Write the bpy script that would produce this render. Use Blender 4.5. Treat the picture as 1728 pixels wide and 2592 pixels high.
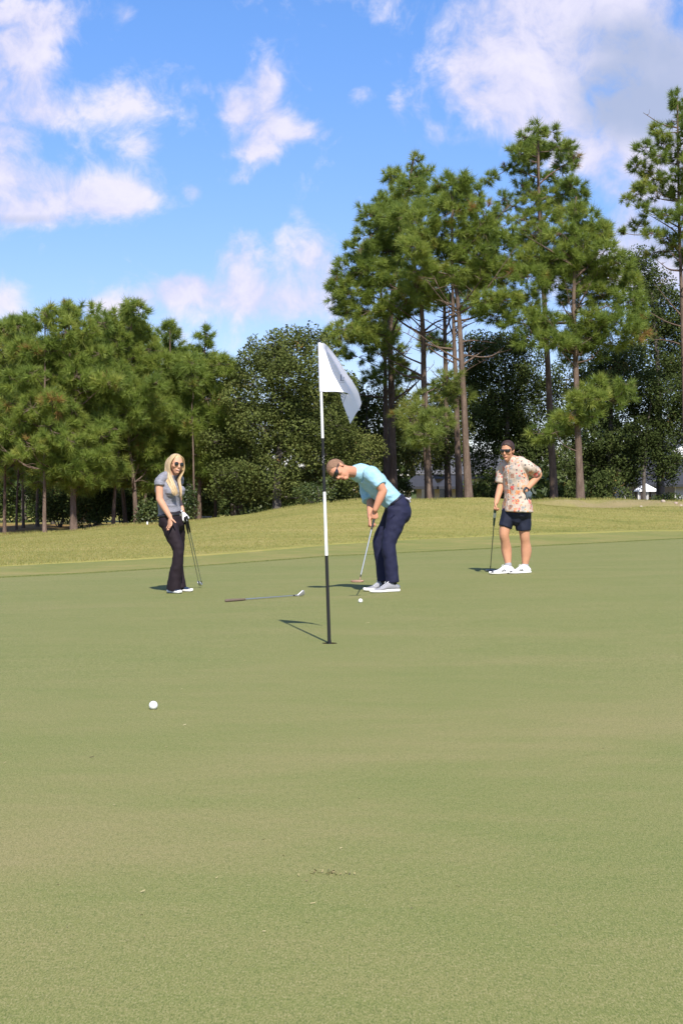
import bpy, bmesh, math, random
import numpy as np
from mathutils import Vector, Matrix, noise

for o in list(bpy.data.objects):
    bpy.data.objects.remove(o)
S = bpy.context.scene
COL = S.collection
R = math.radians
F = 3600.0            # focal length of the photograph in its own pixels
EYE = 1.05            # the photographer crouches
CX, CY = 864.0, 1254.0

# ------------------------------------------------------------------ camera
cam_d = bpy.data.cameras.new('camera')
cam = bpy.data.objects.new('camera', cam_d)
COL.objects.link(cam)
cam.location = (0, 0, EYE)
cam.rotation_euler = (R(90), 0, 0)
cam_d.sensor_fit = 'AUTO'
cam_d.sensor_width = 36.0
cam_d.lens = 36.0 * F / 2592.0
cam_d.shift_y = -(1296 - CY) / 2592.0
cam_d.clip_start = 0.05
cam_d.clip_end = 5000
S.camera = cam

# ------------------------------------------------------------------ light
SUN_EL = 47.0
SUN_DIR = Vector((0.185, -0.983, 0)).normalized() * math.cos(R(SUN_EL)) + Vector((0, 0, math.sin(R(SUN_EL))))
sd = bpy.data.lights.new('sun', 'SUN')
sd.energy = 4.3
sd.angle = R(0.53)
sd.color = (1.0, 0.945, 0.87)
sun = bpy.data.objects.new('sun', sd)
COL.objects.link(sun)
sun.rotation_euler = (-SUN_DIR).to_track_quat('-Z', 'Y').to_euler()
sun.location = SUN_DIR * 60

S.view_settings.view_transform = 'Standard'
S.view_settings.look = 'None'
S.view_settings.exposure = 0.74
S.view_settings.gamma = 1.0
S.view_settings.use_curve_mapping = False
S.render.engine = 'CYCLES'
S.cycles.use_denoising = True
S.cycles.max_bounces = 6
S.cycles.diffuse_bounces = 3
S.cycles.transparent_max_bounces = 6
S.cycles.sample_clamp_indirect = 6


# ------------------------------------------------------------------ node helpers
class NT:
    def __init__(self, nt):
        self.nt = nt

    def n(self, typ, ins=None, **props):
        nd = self.nt.nodes.new(typ)
        for k, v in props.items():
            setattr(nd, k, v)
        for k, v in (ins or {}).items():
            self.put(nd.inputs[k], v)
        return nd

    def put(self, sock, v):
        if isinstance(v, bpy.types.NodeSocket):
            self.nt.links.new(v, sock)
        elif isinstance(v, bpy.types.Node):
            self.nt.links.new(v.outputs[0], sock)
        else:
            sock.default_value = v

    def m(self, op, a, b=None, c=None, clamp=False):
        nd = self.nt.nodes.new('ShaderNodeMath')
        nd.operation = op
        nd.use_clamp = clamp
        for i, v in enumerate((a, b, c)):
            if v is not None:
                self.put(nd.inputs[i], v)
        return nd.outputs[0]

    def v(self, op, a, b=None):
        nd = self.nt.nodes.new('ShaderNodeVectorMath')
        nd.operation = op
        self.put(nd.inputs[0], a)
        if b is not None:
            self.put(nd.inputs[1], b)
        return nd.outputs['Value'] if op in ('DOT_PRODUCT', 'LENGTH') else nd.outputs[0]

    def noise(self, vec, scale, detail=4, rough=0.55, dist=0.0):
        nd = self.n('ShaderNodeTexNoise', {'Scale': scale, 'Detail': detail, 'Roughness': rough, 'Distortion': dist})
        if vec is not None:
            self.put(nd.inputs['Vector'], vec)
        return nd.outputs[0]

    def ramp(self, fac, stops, interp='LINEAR'):
        nd = self.nt.nodes.new('ShaderNodeValToRGB')
        cr = nd.color_ramp
        cr.interpolation = interp
        while len(cr.elements) > 1:
            cr.elements.remove(cr.elements[-1])
        for i, (p, c) in enumerate(stops):
            e = cr.elements[0] if i == 0 else cr.elements.new(p)
            e.position = p
            e.color = (c[0], c[1], c[2], 1)
        self.put(nd.inputs[0], fac)
        return nd.outputs[0]

    def mix(self, fac, a, b, blend='MIX'):
        nd = self.nt.nodes.new('ShaderNodeMix')
        nd.data_type = 'RGBA'
        nd.blend_type = blend
        self.put(nd.inputs[0], fac)
        for i, v in ((6, a), (7, b)):
            if isinstance(v, tuple) and len(v) == 3:
                v = (*v, 1)
            self.put(nd.inputs[i], v)
        return nd.outputs[2]

    def mrange(self, x, a, b, c=0.0, d=1.0, smooth=False):
        nd = self.nt.nodes.new('ShaderNodeMapRange')
        nd.interpolation_type = 'SMOOTHSTEP' if smooth else 'LINEAR'
        nd.clamp = True
        self.put(nd.inputs[0], x)
        for i, v in enumerate((a, b, c, d)):
            self.put(nd.inputs[i + 1], v)
        return nd.outputs[0]


# ------------------------------------------------------------------ sky and clouds
W_ = bpy.data.worlds.new('World')
S.world = W_
W_.use_nodes = True
W_.node_tree.nodes.clear()
w = NT(W_.node_tree)
tc = w.n('ShaderNodeTexCoord').outputs['Generated']
sky = w.n('ShaderNodeTexSky', sky_type='NISHITA', sun_disc=False)
sky.sun_elevation = R(SUN_EL)
sky.sun_rotation = math.atan2(SUN_DIR.x, SUN_DIR.y)
sky.altitude = 0
sky.air_density = 1.0
sky.dust_density = 0.35
sky.ozone_density = 2.2
hs = w.n('ShaderNodeHueSaturation', {'Saturation': 1.16, 'Value': 1.0, 'Color': sky.outputs[0]})
sep = w.n('ShaderNodeSeparateXYZ', {0: tc})
yy = w.m('MAXIMUM', sep.outputs[1], 0.04)
comb = w.n('ShaderNodeCombineXYZ', {0: w.m('DIVIDE', sep.outputs[0], yy), 1: w.m('DIVIDE', sep.outputs[2], yy), 2: 0.0}).outputs[0]
k = 1728 / 1568.0
# each cloud bank: centre and half size as a bearing and a height above the horizon (measured in picture units), weight
BLOBS = [(70, 40, 170, 55, .80), (50, 145, 98, 105, 1.0), (-10, 260, 105, 115, .84), (-60, 350, 130, 60, .5), (130, 265, 70, 40, .5),
         (290, 235, 95, 52, .72), (325, 335, 50, 22, .6), (90, 430, 200, 55, .95), (270, 460, 75, 36, 1.1), (30, 495, 190, 34, .85),
         (285, 25, 28, 30, .5),
         (615, 180, 42, 55, .92), (595, 275, 78, 62, .90), (530, 240, 44, 50, .72), (700, 305, 75, 28, .72), (590, 352, 60, 34, .75),
         (462, 200, 40, 26, .58), (448, 440, 34, 28, .72), (555, 412, 40, 20, .5), (825, 215, 30, 30, .52), (908, 260, 26, 50, .52),
         (960, 250, 30, 30, .45), (1000, 322, 60, 36, .62),
         (1140, 110, 115, 82, 1.0), (1130, 215, 125, 66, .92), (1360, 90, 230, 140, 1.1), (1480, 220, 220, 115, 1.05), (1300, 300, 150, 40, .7),
         (1330, 10, 260, 45, .9), (1440, 425, 120, 80, 1.0), (1500, 560, 150, 80, .9), (1650, 420, 120, 220, .9), (1390, 330, 170, 60, .85), (1200, 180, 120, 80, .3), (1330, 640, 120, 60, .6), (1560, 690, 120, 50, .7),
         (545, 570, 52, 46, .74), (560, 650, 110, 55, .80), (640, 705, 170, 46, .80), (370, 680, 100, 44, .84), (700, 565, 78, 55, .58),
         (745, 630, 70, 70, .68), (5, 692, 52, 44, .9), (230, 705, 60, 26, .7), (420, 650, 50, 28, .7)]
mask = None
for (bx, by, rx, ry, st) in BLOBS:
    cu, cv = (bx * k - CX) / F, (CY - by * k) / F
    q = w.v('MULTIPLY', w.v('SUBTRACT', comb, (cu, cv, 0)), (F / (rx * k), F / (ry * k), 0))
    e = w.m('MULTIPLY', w.m('POWER', 0.42, w.v('DOT_PRODUCT', q, q)), st)
    mask = e if mask is None else w.m('ADD', mask, e)
mask = w.m('MINIMUM', mask, 1.15)
# elsewhere in the sky the same broken cumulus goes on
far = w.mrange(w.noise(tc, 3.2, 3, .5), .48, .66, 0, .95, True)
infr = w.m('MULTIPLY', w.mrange(sep.outputs[1], .80, .93, 0, 1, True), w.mrange(sep.outputs[2], .34, .44, 1, 0, True))
mask = w.m('ADD', w.m('MULTIPLY', mask, w.mrange(sep.outputs[1], .05, .3)), w.m('MULTIPLY', far, w.m('SUBTRACT', 1.0, infr)))
warp = w.n('ShaderNodeTexNoise', {'Vector': tc, 'Scale': 14.0, 'Detail': 3.0}).outputs[1]
tcw = w.v('ADD', tc, w.v('MULTIPLY', w.v('SUBTRACT', warp, (.5, .5, .5)), (.05, .05, .05)))
n1 = w.noise(tcw, 17.0, 9, .60)
n2 = w.noise(tcw, 62.0, 6, .62)
nn = w.m('ADD', w.m('MULTIPLY', w.m('SUBTRACT', n1, .5), 3.0), w.m('MULTIPLY', w.m('SUBTRACT', n2, .5), 1.1))
dens = w.m('ADD', mask, nn)
alpha = w.mrange(dens, .17, 1.20, 0, 1, True)
n3 = w.noise(tcw, 7.5, 4, .55)
gmask = None
for (bx, by, rx, ry) in ((1430, 120, 230, 110), (1500, 270, 190, 80), (1560, 520, 120, 90), (40, 505, 200, 22)):
    q = w.v('MULTIPLY', w.v('SUBTRACT', comb, ((bx * k - CX) / F, (CY - by * k) / F, 0)), (F / (rx * k), F / (ry * k), 0))
    e = w.m('POWER', 0.42, w.v('DOT_PRODUCT', q, q))
    gmask = e if gmask is None else w.m('ADD', gmask, e)
gmask = w.m('ADD', gmask, w.m('MULTIPLY', w.m('SUBTRACT', 1.0, infr), .5))
thick = w.mrange(w.m('ADD', gmask, w.m('MULTIPLY', w.m('SUBTRACT', n3, .5), 2.2)), .35, 1.25, 0, 1, True)
puff = w.mrange(nn, -.35, .55, 0, 1, True)
ccol = w.mix(puff, (4.5, 4.5, 5.9), (5.75, 5.5, 6.35))
ccol = w.mix(w.m('MULTIPLY', thick, .95), ccol, (2.75, 3.2, 4.5))
alpha = w.m('MULTIPLY', alpha, w.mrange(sep.outputs[2], -.02, .04))
clear = w.mix(1.0, hs.outputs[0], w.mix(w.mrange(sep.outputs[2], .13, .32), (.84, .80, 1.0), (.90, .99, 1.22)), 'MULTIPLY')
final = w.mix(w.m('MULTIPLY', alpha, .93), clear, ccol)
bg = w.n('ShaderNodeBackground', {'Color': final, 'Strength': 0.098})
w.n('ShaderNodeOutputWorld', {'Surface': bg.outputs[0]})


# ------------------------------------------------------------------ materials
MATS = {}


def mat(name, col, rough=.6, spec=.4, metal=0.0, var=0.0, vscale=30.0, bump=0.0, bscale=200.0, trans=0.0, sheen=0.0, coat=0.0, coords='Object'):
    if name in MATS:
        return MATS[name]
    m = bpy.data.materials.new(name)
    m.use_nodes = True
    t = NT(m.node_tree)
    b = m.node_tree.nodes['Principled BSDF']
    b.inputs['Roughness'].default_value = rough
    b.inputs['Specular IOR Level'].default_value = spec
    b.inputs['Metallic'].default_value = metal
    if sheen:
        b.inputs['Sheen Weight'].default_value = sheen
    if coat:
        b.inputs['Coat Weight'].default_value = coat
    c = (*col, 1)
    vec = t.n('ShaderNodeTexCoord').outputs[coords]
    if var:
        nz = t.noise(vec, vscale, 4, .6)
        lo = tuple(max(0, x * (1 - var)) for x in col)
        hi = tuple(min(1, x * (1 + var)) for x in col)
        c = t.ramp(nz, [(.25, lo), (.75, hi)])
        t.put(b.inputs['Base Color'], c)
    else:
        b.inputs['Base Color'].default_value = c
    if bump:
        bp = t.n('ShaderNodeBump', {'Strength': bump, 'Distance': .004, 'Height': t.noise(vec, bscale, 3, .6)})
        t.put(b.inputs['Normal'], bp.outputs[0])
    if trans:
        tr = t.n('ShaderNodeBsdfTranslucent')
        t.put(tr.inputs[0], c)
        mx = t.n('ShaderNodeMixShader', {0: trans, 1: b.outputs[0], 2: tr.outputs[0]})
        t.put(m.node_tree.nodes['Material Output'].inputs[0], mx.outputs[0])
    MATS[name] = m
    return m


def leaf_mat(name, stops, trans=.28, rough=.5, spec=.35):
    """foliage: a per-leaf random tint read from the mesh, thin and a little translucent"""
    m = bpy.data.materials.new(name)
    m.use_nodes = True
    t = NT(m.node_tree)
    b = m.node_tree.nodes['Principled BSDF']
    a = t.n('ShaderNodeAttribute', attribute_name='tint')
    c = t.ramp(a.outputs['Fac'], stops)
    t.put(b.inputs['Base Color'], c)
    b.inputs['Roughness'].default_value = rough
    b.inputs['Specular IOR Level'].default_value = spec
    tr = t.n('ShaderNodeBsdfTranslucent')
    t.put(tr.inputs[0], c)
    mx = t.n('ShaderNodeMixShader', {0: trans, 1: b.outputs[0], 2: tr.outputs[0]})
    t.put(m.node_tree.nodes['Material Output'].inputs[0], mx.outputs[0])
    MATS[name] = m
    return m


# ------------------------------------------------------------------ object helpers
BASE = {}


def reg(o, base):
    BASE[o.name] = Vector(base)


def thing(name, label, cat, base, group=None):
    o = bpy.data.objects.new(name, None)
    COL.objects.link(o)
    o.empty_display_size = .2
    o.location = base
    reg(o, base)
    o['label'] = label
    o['category'] = cat
    if group:
        o['group'] = group
    return o


def tag(o, label=None, cat=None, group=None, kind=None):
    for k_, v_ in (('label', label), ('category', cat), ('group', group), ('kind', kind)):
        if v_:
            o[k_] = v_
    return o


def link(name, me, parent=None, base=None, smooth=True):
    o = bpy.data.objects.new(name, me)
    COL.objects.link(o)
    if smooth and len(me.polygons):
        me.polygons.foreach_set('use_smooth', [True] * len(me.polygons))
    if parent is not None:
        o.parent = parent
        reg(o, BASE[parent.name])
    else:
        o.location = base
        reg(o, base)
    return o


def emit(name, verts, faces, m, parent=None, base=(0, 0, 0), smooth=True, fix=True):
    """verts are given in world space and stored relative to the thing's base"""
    bs = np.array(BASE[parent.name] if parent is not None else base)
    V = np.array([tuple(v) for v in verts], dtype=float) - bs
    me = bpy.data.meshes.new(name)
    me.from_pydata(V.tolist(), [], [tuple(f) for f in faces])
    if fix:
        bm = bmesh.new()
        bm.from_mesh(me)
        bmesh.ops.recalc_face_normals(bm, faces=bm.faces)
        bm.to_mesh(me)
        bm.free()
    if m is not None:
        for mm in (m if isinstance(m, (list, tuple)) else [m]):
            me.materials.append(mm)
    return link(name, me, parent, base, smooth)


def emit_np(name, V, Fc, m, parent=None, base=(0, 0, 0), tint=None, smooth=False):
    bs = np.array(BASE[parent.name] if parent is not None else base)
    V = (np.asarray(V, dtype=np.float32) - bs.astype(np.float32))
    Fc = np.asarray(Fc, dtype=np.int32)
    me = bpy.data.meshes.new(name)
    me.vertices.add(len(V))
    me.vertices.foreach_set('co', V.ravel())
    kf = Fc.shape[1]
    me.loops.add(Fc.size)
    me.loops.foreach_set('vertex_index', Fc.ravel())
    me.polygons.add(len(Fc))
    me.polygons.foreach_set('loop_start', np.arange(0, Fc.size, kf, dtype=np.int32))
    me.polygons.foreach_set('loop_total', np.full(len(Fc), kf, dtype=np.int32))
    if tint is not None:
        at = me.attributes.new('tint', 'FLOAT', 'FACE')
        at.data.foreach_set('value', np.asarray(tint, dtype=np.float32))
    me.update(calc_edges=True)
    me.validate()
    me.materials.append(m)
    return link(name, me, parent, base, smooth)


class Geo:
    """collects closed pieces"""
    def __init__(self):
        self.v, self.f = [], []

    def add(self, vf):
        o = len(self.v)
        self.v += [tuple(x) for x in vf[0]]
        self.f += [tuple(i + o for i in f) for f in vf[1]]
        return self


def catmull(P, sub):
    P = np.asarray(P, float)
    n = len(P)
    if n < 2:
        return P
    Q = np.vstack([2 * P[0] - P[1], P, 2 * P[-1] - P[-2]])
    out = []
    for i in range(n - 1):
        p0, p1, p2, p3 = Q[i], Q[i + 1], Q[i + 2], Q[i + 3]
        for j in range(sub):
            t = j / sub
            out.append(.5 * (2 * p1 + (p2 - p0) * t + (2 * p0 - 5 * p1 + 4 * p2 - p3) * t * t + (3 * p1 - p0 - 3 * p2 + p3) * t ** 3))
    out.append(P[-1])
    return np.array(out)


def loft(pts, rad, ref=(0, 1, 0), seg=14, sub=4, cap='rr', sq=1.0, split=False):
    """tube through pts; rad = half sizes (along ref, across it); ref one vector or one per point"""
    P = np.array([tuple(p) for p in pts], float)
    Rr = np.array([(r, r) if np.isscalar(r) else tuple(r) for r in rad], float)
    rf = np.array(ref, float)
    if rf.ndim == 1:
        rf = np.tile(rf, (len(P), 1))
    P2 = catmull(P, sub)
    R2 = np.maximum(catmull(Rr, sub), .0008)
    rf2 = catmull(rf, sub)
    T = np.gradient(P2, axis=0)
    T /= np.linalg.norm(T, axis=1)[:, None] + 1e-12
    rings = []

    def ring(p, t, r, rv):
        s = rv - t * rv.dot(t)
        ln = np.linalg.norm(s)
        if ln < 1e-6:
            s = np.cross(t, (0.3, 0.5, 0.8))
            ln = np.linalg.norm(s)
        s = s / ln
        b = np.cross(t, s)
        a = np.linspace(0, 2 * np.pi, seg, endpoint=False)
        c_, s_ = np.cos(a), np.sin(a)
        if sq != 1.0:
            c_ = np.sign(c_) * np.abs(c_) ** sq
            s_ = np.sign(s_) * np.abs(s_) ** sq
        return p + np.outer(c_ * r[0], s) + np.outer(s_ * r[1], b)
    seq = [(P2[i], T[i], R2[i], rf2[i]) for i in range(len(P2))]
    if cap[0] == 'r':
        rm = min(R2[0])
        seq = [(P2[0] - T[0] * rm * math.sin(a), T[0], R2[0] * math.cos(a), rf2[0]) for a in (1.45, 1.05, .55)] + seq
    if cap[1] == 'r':
        rm = min(R2[-1])
        seq = seq + [(P2[-1] + T[-1] * rm * math.sin(a), T[-1], R2[-1] * math.cos(a), rf2[-1]) for a in (.55, 1.05, 1.45)]
    V, Fc = [], []
    for s_ in seq:
        V += list(ring(*s_))
    n = len(seq)
    for i in range(n - 1):
        for j in range(seg):
            j2 = (j + 1) % seg
            Fc.append((i * seg + j, i * seg + j2, (i + 1) * seg + j2, (i + 1) * seg + j))
    a0 = len(V)
    V.append(seq[0][0])
    V.append(seq[-1][0])
    o1, o2 = 0, (n - 1) * seg
    if split:                       # crisp ends: the caps get their own vertices
        o1 = len(V)
        V += list(V[:seg])
        o2 = len(V)
        V += list(V[(n - 1) * seg:n * seg])
    for j in range(seg):
        j2 = (j + 1) % seg
        Fc.append((a0, o1 + j2, o1 + j))
        Fc.append((a0 + 1, o2 + j, o2 + j2))
    return V, Fc


def ellipsoid(c, ax, ay, az, seg=14, rings=9):
    c, ax, ay, az = (np.array(tuple(q), float) for q in (c, ax, ay, az))
    V, Fc = [c + az], []
    for i in range(1, rings):
        th = math.pi * i / rings
        for j in range(seg):
            ph = 2 * math.pi * j / seg
            V.append(c + math.sin(th) * (math.cos(ph) * ax + math.sin(ph) * ay) + math.cos(th) * az)
    V.append(c - az)
    for j in range(seg):
        Fc.append((0, 1 + j, 1 + (j + 1) % seg))
    for i in range(rings - 2):
        for j in range(seg):
            j2 = (j + 1) % seg
            Fc.append((1 + i * seg + j, 1 + (i + 1) * seg + j, 1 + (i + 1) * seg + j2, 1 + i * seg + j2))
    e = len(V) - 1
    o = 1 + (rings - 2) * seg
    for j in range(seg):
        Fc.append((e, o + (j + 1) % seg, o + j))
    return V, Fc


def box(c, ux, uy, uz):
    c, ux, uy, uz = (np.array(tuple(q), float) for q in (c, ux, uy, uz))
    V = [c + sx * ux + sy * uy + sz * uz for sz in (-1, 1) for sy in (-1, 1) for sx in (-1, 1)]
    return V, [(0, 2, 3, 1), (4, 5, 7, 6), (0, 1, 5, 4), (2, 6, 7, 3), (0, 4, 6, 2), (1, 3, 7, 5)]


def wbox(x0, x1, y0, y1, z0, z1):
    return box(((x0 + x1) / 2, (y0 + y1) / 2, (z0 + z1) / 2), ((x1 - x0) / 2, 0, 0), (0, (y1 - y0) / 2, 0), (0, 0, (z1 - z0) / 2))


def fuse(name, geo, m, parent=None, base=(0, 0, 0), voxel=.007, smooth=3, fold=0.0, fscale=(14, 14, 14), seed=0.0, dec=.42):
    """unite overlapping closed pieces into one continuous skin, soften it, add cloth folds"""
    bs = np.array(BASE[parent.name] if parent is not None else base)
    V = np.array(geo.v, float) - bs
    me = bpy.data.meshes.new(name)
    me.from_pydata(V.tolist(), [], geo.f)
    bm = bmesh.new()
    bm.from_mesh(me)
    bmesh.ops.recalc_face_normals(bm, faces=bm.faces)
    bm.to_mesh(me)
    bm.free()
    tmp = bpy.data.objects.new('tmp_build', me)
    COL.objects.link(tmp)
    md = tmp.modifiers.new('r', 'REMESH')
    md.mode = 'VOXEL'
    md.voxel_size = voxel
    md2 = tmp.modifiers.new('s', 'SMOOTH')
    md2.iterations = smooth
    md2.factor = .5
    md3 = tmp.modifiers.new('d', 'DECIMATE')
    md3.ratio = dec
    dg = bpy.context.evaluated_depsgraph_get()
    out = bpy.data.meshes.new_from_object(tmp.evaluated_get(dg))
    bpy.data.objects.remove(tmp)
    bpy.data.meshes.remove(me)
    out.name = name
    if fold:
        n = len(out.vertices)
        co = np.empty(n * 3, np.float32)
        out.vertices.foreach_get('co', co)
        co = co.reshape(-1, 3)
        nm = np.empty(n * 3, np.float32)
        out.vertex_normals.foreach_get('vector', nm)
        nm = nm.reshape(-1, 3)
        fs = np.array(fscale)
        q = co * fs + seed
        d = np.array([noise.noise(Vector(p)) for p in q])
        d2 = np.array([noise.noise(Vector(p)) for p in (q * 2.3 + 7.7)])
        d = (1 - np.abs(d) * 2.4) * .5 + d2 * .5
        co += nm * (d * fold)[:, None]
        out.vertices.foreach_set('co', co.ravel())
        out.update()
    out.materials.clear()
    out.materials.append(m)
    return link(name, out, parent, base)


def smoothstep(a, b, x):
    t = np.clip((np.asarray(x, float) - a) / (b - a), 0, 1)
    return t * t * (3 - 2 * t)
# ================================================================== GROUND
def gz(x, y):
    return .022 * np.clip(x, -7, 7) * smoothstep(6, 16, y)


def ray(px, py, d):
    return Vector(((px - CX) / F * d, d, EYE - (py - CY) / F * d))


_ed = []
for (px, py) in [(0, 1463), (220, 1452), (429, 1439), (620, 1425), (760, 1414.5), (823, 1409), (947, 1404), (1060, 1398),
                 (1107, 1396), (1381, 1382), (1728, 1364)]:
    d = 20.0
    for _ in range(40):
        d = (EYE - float(gz((px - CX) / F * d, d))) * F / (py - CY)
    _ed.append(((px - CX) / F * d, d))
EX = [-12.0, -9.0, -6.5] + [e[0] for e in _ed] + [9.5, 12.0, 14.0]
EY = [6.0, 14.5, 18.4] + [e[1] for e in _ed] + [28.0, 22.0, 6.0]


def edge(x):
    return np.interp(x, EX, EY)


def gback(x):
    b = np.interp(x, [-12, -9, 0, 9, 14], [6, -4, -8, -6, 6])
    return b


YC = 42.0
_cr = [(-400, 1385), (0, 1363), (130, 1353), (300, 1338), (441, 1331), (617, 1308), (771, 1282), (882, 1273), (1058, 1267), (1267, 1266),
       (1361, 1275), (1424, 1286), (1728, 1289), (2100, 1292)]
_cx = [(p[0] - CX) / F * YC for p in _cr]
_cz = [EYE - (p[1] - CY) / F * YC for p in _cr]


def zc_(x):
    return (np.interp(x - .5, _cx, _cz) + np.interp(x + .5, _cx, _cz) + np.interp(x, _cx, _cz)) / 3


def gh(x, y):
    """height of the land"""
    x = np.asarray(x, float)
    y = np.asarray(y, float)
    e = np.minimum(edge(x) + .7, YC - 6)
    t = np.clip((y - e) / (YC - e), 0, 1)
    t = t * t * (3 - 2 * t) * .55 + np.sin(t * np.pi / 2) * .45 * t ** .35
    side = smoothstep(40, 14, np.abs(x))
    zcr = zc_(x) * side + (1 - side) * .1
    z = gz(x, y) * (1 - t) + zcr * t
    bank = .22 * smoothstep(5.6, 7.2, x) * side
    wob = .25 * np.sin(x * 1.7) + .15 * np.sin(x * 4.1 + 1)
    z = z + bank * smoothstep(44.2 + wob, 44.9 + wob, y)
    zb = np.interp(x, [-14, -5, 0, 8], [-.27, -.26, .05, .30])
    z = z * (1 - smoothstep(46.5, 56, y)) + zb * smoothstep(46.5, 56, y)
    z = z * (1 - smoothstep(58, 95, y)) + np.interp(x, [-20, 0, 10], [-.5, -.35, -.1]) * smoothstep(58, 95, y)
    z = z + .035 * np.sin(x * .9 + 1.3) * np.sin(y * .7) * t * smoothstep(55, 44, y) + .02 * np.sin(x * 2.3 + y * .4) * t
    return z


def G(x, y):
    return float(gh(x, y))


def hit(px, py, lift=0.0):
    """where the line of sight through a point of the picture meets the green"""
    d = 12.0
    for _ in range(60):
        d = .5 * d + .5 * (EYE - lift - G((px - CX) / F * d, d)) * F / (py - CY)
    return Vector(((px - CX) / F * d, d, G((px - CX) / F * d, d) + lift))


xs = np.concatenate([[-900, -400, -200, -110, -70, -50, -38, -30, -25, -21, -18, -16, -14.5, -13.2],
                     np.arange(-12.0, 14.01, .125),
                     [15, 16.5, 18.5, 21, 25, 30, 38, 50, 70, 110, 200, 400, 900]])
nx = len(xs)
eY, bY = edge(xs), gback(xs)
inside = (eY - bY) > .01
cw = np.where(inside, np.minimum(3.4 + .25 * np.sin(xs * .8), (eY - bY)), 0.0)


def sheet(name, rows, zoff, m, label=None):
    """rows: list of y arrays (one per column); degenerate cells are left out"""
    rows = np.array(rows)
    nr = len(rows)
    X = np.tile(xs, (nr, 1))
    Z = gh(X, rows) + (np.array(zoff)[:, None] if np.ndim(zoff) else zoff)
    V = np.stack([X, rows, Z], -1).reshape(-1, 3)
    Fc = []
    for i in range(nr - 1):
        h = np.abs(rows[i + 1] - rows[i])
        lip = np.ndim(zoff) and zoff[i] != zoff[i + 1]
        for j in range(nx - 1):
            if h[j] < 1e-6 and h[j + 1] < 1e-6 and not (lip and inside[j] and inside[j + 1]):
                continue
            Fc.append((i * nx + j, i * nx + j + 1, (i + 1) * nx + j + 1, (i + 1) * nx + j))
    return V, Fc


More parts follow.
